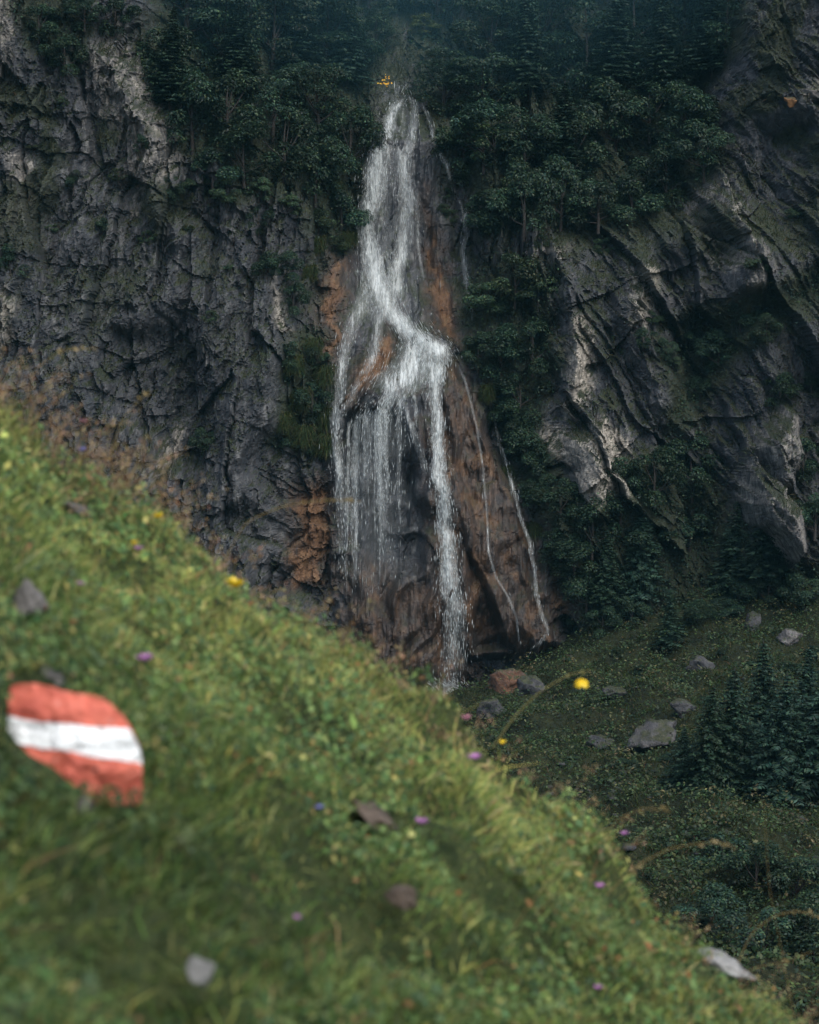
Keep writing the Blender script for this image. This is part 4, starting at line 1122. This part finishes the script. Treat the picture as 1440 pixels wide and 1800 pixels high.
# broad herb leaves in the turf
n = 130000
Y = rng.uniform(1.7, 5.8, n); X = rng.uniform(-.42, .36, n) * Y
pt = fbm(X * 2.4 + 5, Y * 2.2, 3, 98)
k = pt > -.12; X, Y, pt = X[k], Y[k], pt[k]; n = len(X)
C = np.stack([X, Y, hill_z(X, Y) + rng.uniform(.01, .07, n) * (1 + .5 * pt)], -1)
k = clear_of_stone(C, C); C = C[k]; n = len(C)
L = rng.gamma(3.0, .0027, n) + .004
Vv, F = leaf_quads(C, unit(hill_n(C[:, 0], C[:, 1]) + rng.normal(0, .45, (n, 3)) + (0, -.2, 0)), L, L * rng.uniform(.35, .8, n))
lush = np.clip(.76 + .19 * (C[:, 1] - 2.2) + .60 * fbm(C[:, 0] * 1.2, C[:, 1], 3, 97), .28, 1.9)[:, None]
tag(mk('turf_leaves', Vv, F, M_GRASS, col=rep(lush * pick([(.045, .090, .033), (.075, .130, .040), (.125, .180, .055), (.18, .09, .033), (.25, .24, .075)], n, (4, 5, 4, .5, 1.2)), 4)), kind='stuff')

# dry seeding grass along the ridge: thick at the upper left, thin along the rest
def seed_grass(n, ur, v_of, hgt, name):
    u0 = rng.uniform(*ur, n)
    Yb = RIDGE_Y + rng.uniform(-.35, .35, n)
    X = (u0 - 720) / FPX * Yb
    P = np.stack([X, Yb, hill_z(X, Yb) - .01], -1)
    H = rng.uniform(*hgt, n)
    up = unit(np.stack([rng.normal(.1, .28, n), rng.normal(0, .25, n), np.ones(n)], -1))
    V1, F1 = blades(P, up, H, .0022, np.stack([rng.normal(.03, .04, n), rng.normal(0, .03, n), -rng.uniform(0, .05, n)], -1))
    tips = V1.reshape(n, 5, 3)[:, 4]; mids = V1.reshape(n, 5, 3)[:, 2]
    m = 15
    t = rng.uniform(.35, 1.02, (n, m, 1))
    C = (mids[:, None] * (1 - t) + tips[:, None] * t + rng.normal(0, .008, (n, m, 3))).reshape(-1, 3)
    L = rng.uniform(.006, .014, len(C))
    V2, F2 = leaf_quads(C, unit(rng.normal(size=(len(C), 3))), L, L * .4, np.tile([[.2, 0, 1.0]], (len(C), 1)) + rng.normal(0, .3, (len(C), 3)))
    c1 = rep(pick([(.26, .19, .08), (.20, .12, .06)], n), 5)
    c2 = rep(pick([(.30, .20, .11), (.38, .29, .15), (.22, .13, .08)], len(C)), 4)
    tag(mk(name, np.concatenate([V1, V2]), [F1[0], F1[1], F2 + len(V1)], M_GRASS, col=np.concatenate([c1, c2])), kind='stuff')
seed_grass(230, (-120, 260), None, (.10, .27), 'seeding_grass')
seed_grass(130, (240, 760), None, (.06, .20), 'seeding_grass')
seed_grass(110, (740, 1440), None, (.06, .18), 'seeding_grass')

# ------------------------------------------------------------------ near hillside: waymark stone
def paint(name, c1, c2):
    k = NT(name)
    pv = k.mapping()
    n = k.noise(pv, 26, 6, .65); n2 = k.noise(pv, 90, 5, .7)
    c = k.ramp(n, [(.3, c1), (.62, c2)])
    worn = k.ramp(k.math('ADD', k.math('MULTIPLY', n, .5), k.math('MULTIPLY', n2, .5)), [(.57, 0.0), (.66, .75)])
    c = k.mix(worn, c, (.24, .21, .20))
    k.link(c, k.b.inputs['Base Color']); k.b.inputs['Roughness'].default_value = .6
    k.link(k.bump(n2, .8, .006), k.b.inputs['Normal'])
    return k.m
M_RED = paint('red_paint', (.38, .070, .045), (.55, .125, .075))
M_WHITE = paint('white_paint', (.58, .60, .60), (.74, .755, .755))
M_STONE = mat_rock('near_stone', False, (.07, .066, .062), (.21, .195, .18), 14.0)

st = thing('waymark_stone', tuple(at(140, 1390, STONE_Y)), 'stone in the grass painted with a red white red trail mark', 'trail marker')
SO = np.array(st.location)
us = np.concatenate([[14, 17, 20, 24, 29], np.linspace(34, 226, 40), [230, 234, 238, 241, 244, 247, 249, 250.0]])
top = np.interp(us, [14, 20, 30, 60, 85, 110, 140, 165, 185, 200, 215, 228, 238, 246, 250], [1222, 1205, 1202, 1201, 1205, 1214, 1219, 1222, 1230, 1241, 1256, 1274, 1292, 1313, 1335])
b1 = np.interp(us, [14, 20, 60, 100, 160, 228, 250], [1256, 1259, 1268, 1270, 1277, 1281, 1322])
b1 = np.maximum(b1, top + 1.5)
b2 = np.interp(us, [14, 30, 60, 100, 130, 160, 200, 244, 250], [1285, 1306, 1313, 1318, 1323, 1330, 1335, 1342, 1344])
bot = np.interp(us, [14, 22, 45, 80, 110, 140, 180, 215, 240, 250], [1306, 1340, 1364, 1386, 1398, 1408, 1414, 1416, 1416, 1406])
uc, vc = 135.0, 1300.0
def face_pt(u, v, lift=0.0):
    q = ((u - uc) / 122) ** 2; r = ((v - vc) / 112) ** 2
    bulge = .055 * np.clip(1 - .75 * q - .55 * r, -.6, 1)
    rough = .006 * fbm(u * .03, v * .03, 4, 15) + .010 * facets(u / 46, v / 40, 17, 1.6, .6, .3, .08) + .003 * gn(u * .2, v * .2, 16)
    Yf = STONE_Y + .02 + .00022 * (1410 - v) - bulge + rough - lift
    return at(u, v, Yf)
def band(lo, hi, nrow, lift):
    t = np.linspace(0, 1, nrow)[:, None]
    jit = 1.6 * gn(us * .09, us * 0 + lo[0], 4) * 0
    Vv_ = lo[None] * (1 - t) + hi[None] * t + jit
    return face_pt(np.broadcast_to(us, Vv_.shape), Vv_, lift)
# stone body: front face and a thick back
body_rows = np.concatenate([band(top, b1, 16, 0), band(b1, b2, 14, 0)[1:], band(b2, bot, 16, 0)[1:]])
nr_, nc_ = body_rows.shape[:2]
back = body_rows.copy()
cen = body_rows.mean((0, 1))
back = cen + (back - cen) * (.84, 1, .84) + unit(rays(135, 1300)) * .15 + .004 * rng.normal(size=back.shape)
idx = np.arange(nr_ * nc_).reshape(nr_, nc_); off_ = nr_ * nc_
loop = np.concatenate([idx[0], idx[1:, -1], idx[-1, -2::-1], idx[-2:0:-1, 0]])
nxt = np.roll(loop, -1)
sideF = np.stack([loop, nxt, nxt + off_, loop + off_], -1)[:, ::-1]
Vb = np.concatenate([body_rows.reshape(-1, 3), back.reshape(-1, 3)]) - SO
Fb = np.concatenate([grid_faces(nr_, nc_)[:, ::-1], grid_faces(nr_, nc_) + off_, sideF])
mk('stone', Vb, Fb, M_STONE, st)
for nm, lo, hi, k_, m_ in (('red_stripe', top, b1 + .0, 16, M_RED), ('white_stripe', b1, b2, 14, M_WHITE), ('red_stripe', b2, bot, 16, M_RED)):
    wob = 1.6 * gn(us * .06, us * 0 + 3.3, 8) + .9 * gn(us * .21, us * 0 + 1.3, 9)
    Wf = band(lo + (0 if lo is top else wob), hi + (0 if hi is bot else wob), k_, .0022)
    mk(nm, Wf.reshape(-1, 3) - SO, grid_faces(k_, nc_)[:, ::-1], m_, st, smooth=True)

def near_rock(u, v, w, h, label, mat, seed, rot=0.0, name='stone', lift=0.0):
    hit = hill_hit(u, v + h * .3)[0]
    s = hit[1] / FPX
    P = at(u, v, hit[1] - lift)
    o = rock_mesh(name, (w * s * .55, w * s * .45, h * s * .6), mat, seed, 4)
    o.location = P; o.rotation_euler = (0, rot, 0)
    return tag(o, label, 'stone')
M_STONE_B = mat_rock('brown_near_stone', False, (.045, .034, .026), (.17, .125, .09), 14.0)
M_STONE_P = mat_rock('pale_near_stone', False, (.15, .15, .145), (.36, .355, .34), 14.0)
near_rock(52, 1056, 66, 62, 'rounded grey stone in the grass above the painted stone', M_STONE, 61, lift=.05)
near_rock(130, 893, 64, 28, 'thin grey stone slab in the grass at upper left', M_STONE, 62, .25, lift=.05)
near_rock(72, 1192, 130, 52, 'grey stone lying right behind the painted stone', M_STONE, 63, .18, lift=-.10)
near_rock(150, 1414, 44, 30, 'small grey stone under the painted stone', M_STONE, 70, .1, lift=.03)
near_rock(662, 1436, 130, 36, 'long brown stone slab slanting in the middle of the grass', M_STONE_B, 64, .66, lift=.07)
near_rock(706, 1576, 64, 36, 'reddish brown stone in a dark hollow of the grass', M_STONE_B, 65, .2, lift=.06)
near_rock(355, 1712, 56, 52, 'pale rounded stone near the bottom of the grass', M_STONE_P, 66, .3, lift=.06)
near_rock(1268, 1698, 140, 40, 'long whitish stone on the grass edge at lower right', M_STONE_P, 67, .28, lift=.08)

# ------------------------------------------------------------------ near hillside: flowers and arching stalks
def flat_mat(name, c, tr=.3):
    return mat_plain(name, tuple(x * .8 for x in c), c, 60, .5, .1, trans=tr)
M_YEL = flat_mat('yellow_petals', (.86, .60, .015)); M_PUR = flat_mat('purple_petals', (.46, .19, .44)); M_BLU = flat_mat('blue_petals', (.22, .21, .56))
M_PINK = flat_mat('pink_petals', (.55, .22, .30)); M_STEM = flat_mat('stem_green', (.10, .14, .04)); M_STRAW = flat_mat('straw', (.34, .25, .10)); M_OLIVE = flat_mat('olive_stalk', (.34, .30, .12)); M_EYE = flat_mat('flower_eye', (.55, .30, .02))

def petal_mesh(L, W, cup, name='petal'):
    t = np.linspace(0, 1, 5); w = W * np.sin(np.pi * (t * .82 + .12)) ** .8
    rows = []
    for s in (-1, 0, 1):
        rows.append(np.stack([t * L, s * w * .5, cup * L * t ** 2 + .12 * W * abs(s)], -1))
    return data_of(mk(name, np.stack(rows).reshape(-1, 3), grid_faces(3, 5), None, smooth=True))
PETALS = {}
def flower(u, v, w, kind, label, mat, stem_px=60, group=None, root=None):
    hit = hill_hit(u, v + stem_px)[0] if root is None else root
    Yh = hit[1] - .03; w = w * 1.0
    head = at(u, v, Yh); s = w * Yh / FPX
    t = thing('flower', tuple(hit), label, 'flower', group)
    h = head - hit
    Vs, Fs = tube([(0, 0, -.01), h * .5 + (-.01, 0, .01), h - (0, 0, s * .1)], [.0016, .0014, .0011], 5)
    mk('stem', Vs, Fs, M_STEM, t)
    key = (kind, round(s, 4), mat.name)
    if key not in PETALS:
        me = petal_mesh(s * .52, s * (.46 if kind == 'cup' else .2), .55 if kind == 'cup' else .35); me.materials.append(mat); PETALS[key] = me
    n = 6 if kind == 'cup' else 12
    for i in range(n):
        c = bpy.data.objects.new('petal', PETALS[key]); COL.objects.link(c); c.parent = t
        c.location = h; c.rotation_euler = (.18 * random.uniform(-1, 1), -.25 * random.uniform(.2, 1.4), i * 6.283 / n + random.uniform(-.15, .15))
    Vc = leaf_quads(rng.normal(0, s * .06, (24, 3)) + h + (0, 0, s * .08), unit(rng.normal(size=(24, 3)) + (0, -.4, 1)), s * .14, s * .1)
    mk('flower_centre', Vc[0], Vc[1], M_EYE if kind == 'cup' else mat, t)

flower(414, 1032, 36, 'cup', 'bright yellow cup flower alone on the green slope', M_YEL)
flower(278, 910, 20, 'cup', 'small yellow flower near the ridge above the bright cup', M_YEL, 40)
flower(236, 957, 14, 'cup', 'tiny yellow flower just beside a purple one', M_YEL, 40)
flower(884, 1308, 16, 'cup', 'tiny yellow flower on the ridge below the tufa', M_YEL, 40)
flower(255, 1161, 36, 'ray', 'purple flower just above the painted stone', M_PUR, 50)
flower(143, 1028, 18, 'ray', 'small purple flower right of the rounded grey stone', M_PUR, 40)
flower(244, 966, 20, 'ray', 'purple flower beside the tiny yellow flower', M_PUR, 40)
flower(147, 742, 16, 'ray', 'pinkish flower among dry grass at the upper ridge', M_PINK, 40)
flower(146, 792, 18, 'ray', 'blue flower below the dry grass at upper left', M_BLU, 40)
flower(562, 1421, 18, 'ray', 'blue flower left of the long brown slab', M_BLU, 40)
flower(742, 1448, 28, 'ray', 'purple flower right of the long brown slab', M_PUR, 45)
flower(834, 1335, 30, 'ray', 'purple flower on the ridge right of centre', M_PUR, 45)
flower(820, 1264, 22, 'ray', 'pale pink flower on the ridge just below the splash', M_PINK, 40)
flower(1098, 1467, 18, 'ray', 'purple flower standing over the ridge against dark meadow', M_PUR, 50)
flower(1055, 1560, 22, 'ray', 'purple flower below the ridge at lower right', M_PUR, 45)
flower(523, 1615, 18, 'ray', 'purple flower low in the middle of the slope', M_PUR, 40)
flower(1052, 1738, 18, 'ray', 'purple flower near the bottom right of the slope', M_PUR, 40)

def stalk(pts, label, seeds=14, r=.0014, Y=None, mat=None):
    """arching dry stalk; pts in pixels from root to tip"""
    root = hill_hit(pts[0][0], pts[0][1] + 20)[0]
    Y0 = root[1] if Y is None else Y
    P = at([p[0] for p in pts], [p[1] for p in pts], np.full(len(pts), Y0) - np.linspace(0, .12, len(pts)))
    P[0] = root
    n = 24; tt = np.linspace(0, len(pts) - 1, n)
    Q = np.stack([np.interp(tt, np.arange(len(pts)), P[:, k]) for k in range(3)], -1)
    Q = smooth1(Q, 5)
    t = thing('grass_stalk', tuple(root), label, 'grass stalk')
    Vs, Fs = tube(Q - root, np.linspace(r, r * .5, n), 5)
    mk('stem', Vs, Fs, mat or M_STRAW, t)
    if seeds:
        q = rng.integers(int(n * .6), n, seeds)
        C = Q[q] - root + rng.normal(0, .004, (seeds, 3))
        Vv_, F_ = leaf_quads(C, unit(rng.normal(size=(seeds, 3))), .016, .006, np.tile([[1.0, 0, -.6]], (seeds, 1)) + rng.normal(0, .3, (seeds, 3)))
        mk('seed_head', Vv_, F_, mat or M_STRAW, t)['kind'] = 'stuff'
    return Q[-1]
stalk([(395, 965), (430, 918), (500, 888), (580, 878), (640, 882)], 'dry stalk arching right in front of the left tufa')
tip = stalk([(862, 1300), (905, 1258), (950, 1215), (1000, 1185), (1040, 1178)], 'curved green stalk arching to the hanging yellow flower', 4, .0020, mat=M_OLIVE)
stalk([(1050, 1470), (1085, 1440), (1130, 1420), (1180, 1425)], 'dry stalk curving over near the standing purple flower', 10)
stalk([(1060, 1560), (1120, 1520), (1180, 1490), (1250, 1480), (1300, 1490)], 'long dry stalk reaching over the dark bushes', 10)
stalk([(1290, 1690), (1320, 1640), (1360, 1610), (1400, 1600), (1440, 1612)], 'dry stalk arching above the whitish stone', 12, .0017)
stalk([(1400, 1790), (1370, 1650), (1352, 1560), (1342, 1400)], 'tall thin upright stalk at the lower right', 3, .0008)
stalk([(1290, 1700), (1330, 1700), (1380, 1690), (1430, 1672)], 'pale low stalk right of the whitish stone', 8)
stalk([(40, 700), (60, 650), (110, 615), (170, 612)], 'reddish dry stalk leaning right over the upper left ridge', 16)
stalk([(190, 790), (215, 735), (250, 700), (262, 690)], 'reddish stalk standing right of the dry grass patch', 14)
stalk([(880, 1650), (930, 1590), (985, 1530), (1040, 1490)], 'yellow blade slanting up the slope at lower right', 0, .0014)
stalk([(640, 1330), (720, 1345), (800, 1335), (870, 1360)], 'yellow blade lying across the middle slope', 0, .0013)

# the hanging yellow flower on its stalk tip
Yh = float(tip[1]); s = 34 * Yh / FPX
ft = thing('flower', tuple(at(1022, 1190, Yh)), 'yellow flower hanging from the arching green stalk over the meadow', 'flower')
me = petal_mesh(s * .5, s * .5, .5); me.materials.append(M_YEL)
for i in range(6):
    c = bpy.data.objects.new('petal', me); COL.objects.link(c); c.parent = ft
    c.rotation_euler = (math.pi + .2 * random.uniform(-1, 1), .35, i * 6.283 / 6)
    c.location = (0, 0, -.004)
Vs, Fs = tube([(0, 0, -.004), (.002, 0, .012), (.006, 0, .022)], [.0016, .0014, .0012], 5)
mk('stem', Vs, Fs, M_STEM, ft)

# ------------------------------------------------------------------ haze
import bmesh
bm = bmesh.new(); bmesh.ops.create_cube(bm, size=1.0)
hm = bpy.data.meshes.new('haze'); bm.to_mesh(hm); bm.free()
hz = bpy.data.objects.new('haze', hm); COL.objects.link(hz)
hz.scale = (170, 190, 66); hz.location = (0, 48, 15)
k = NT('haze_air'); k.n.remove(k.b)
pvn = k.new('ShaderNodeVolumePrincipled'); pvn.inputs['Density'].default_value = .00013
pvn.inputs['Color'].default_value = (.28, .78, 1.0, 1)
k.link(pvn.outputs[0], k.out.inputs['Volume'])
hm.materials.append(k.m)
tag(hz, kind='stuff')

bm = bmesh.new(); bmesh.ops.create_icosphere(bm, subdivisions=4, radius=1.0)
mm2 = bpy.data.meshes.new('mist'); bm.to_mesh(mm2); bm.free()
mi = bpy.data.objects.new('mist', mm2); COL.objects.link(mi)
mi.scale = (38, 15, 11.5); mi.location = (-1, 93, 24)
k = NT('mist_air'); k.n.remove(k.b)
pvn = k.new('ShaderNodeVolumePrincipled'); pvn.inputs['Density'].default_value = .0034
pvn.inputs['Color'].default_value = (.30, .78, 1.0, 1)
k.link(pvn.outputs[0], k.out.inputs['Volume'])
mm2.materials.append(k.m)
tag(mi, kind='stuff')
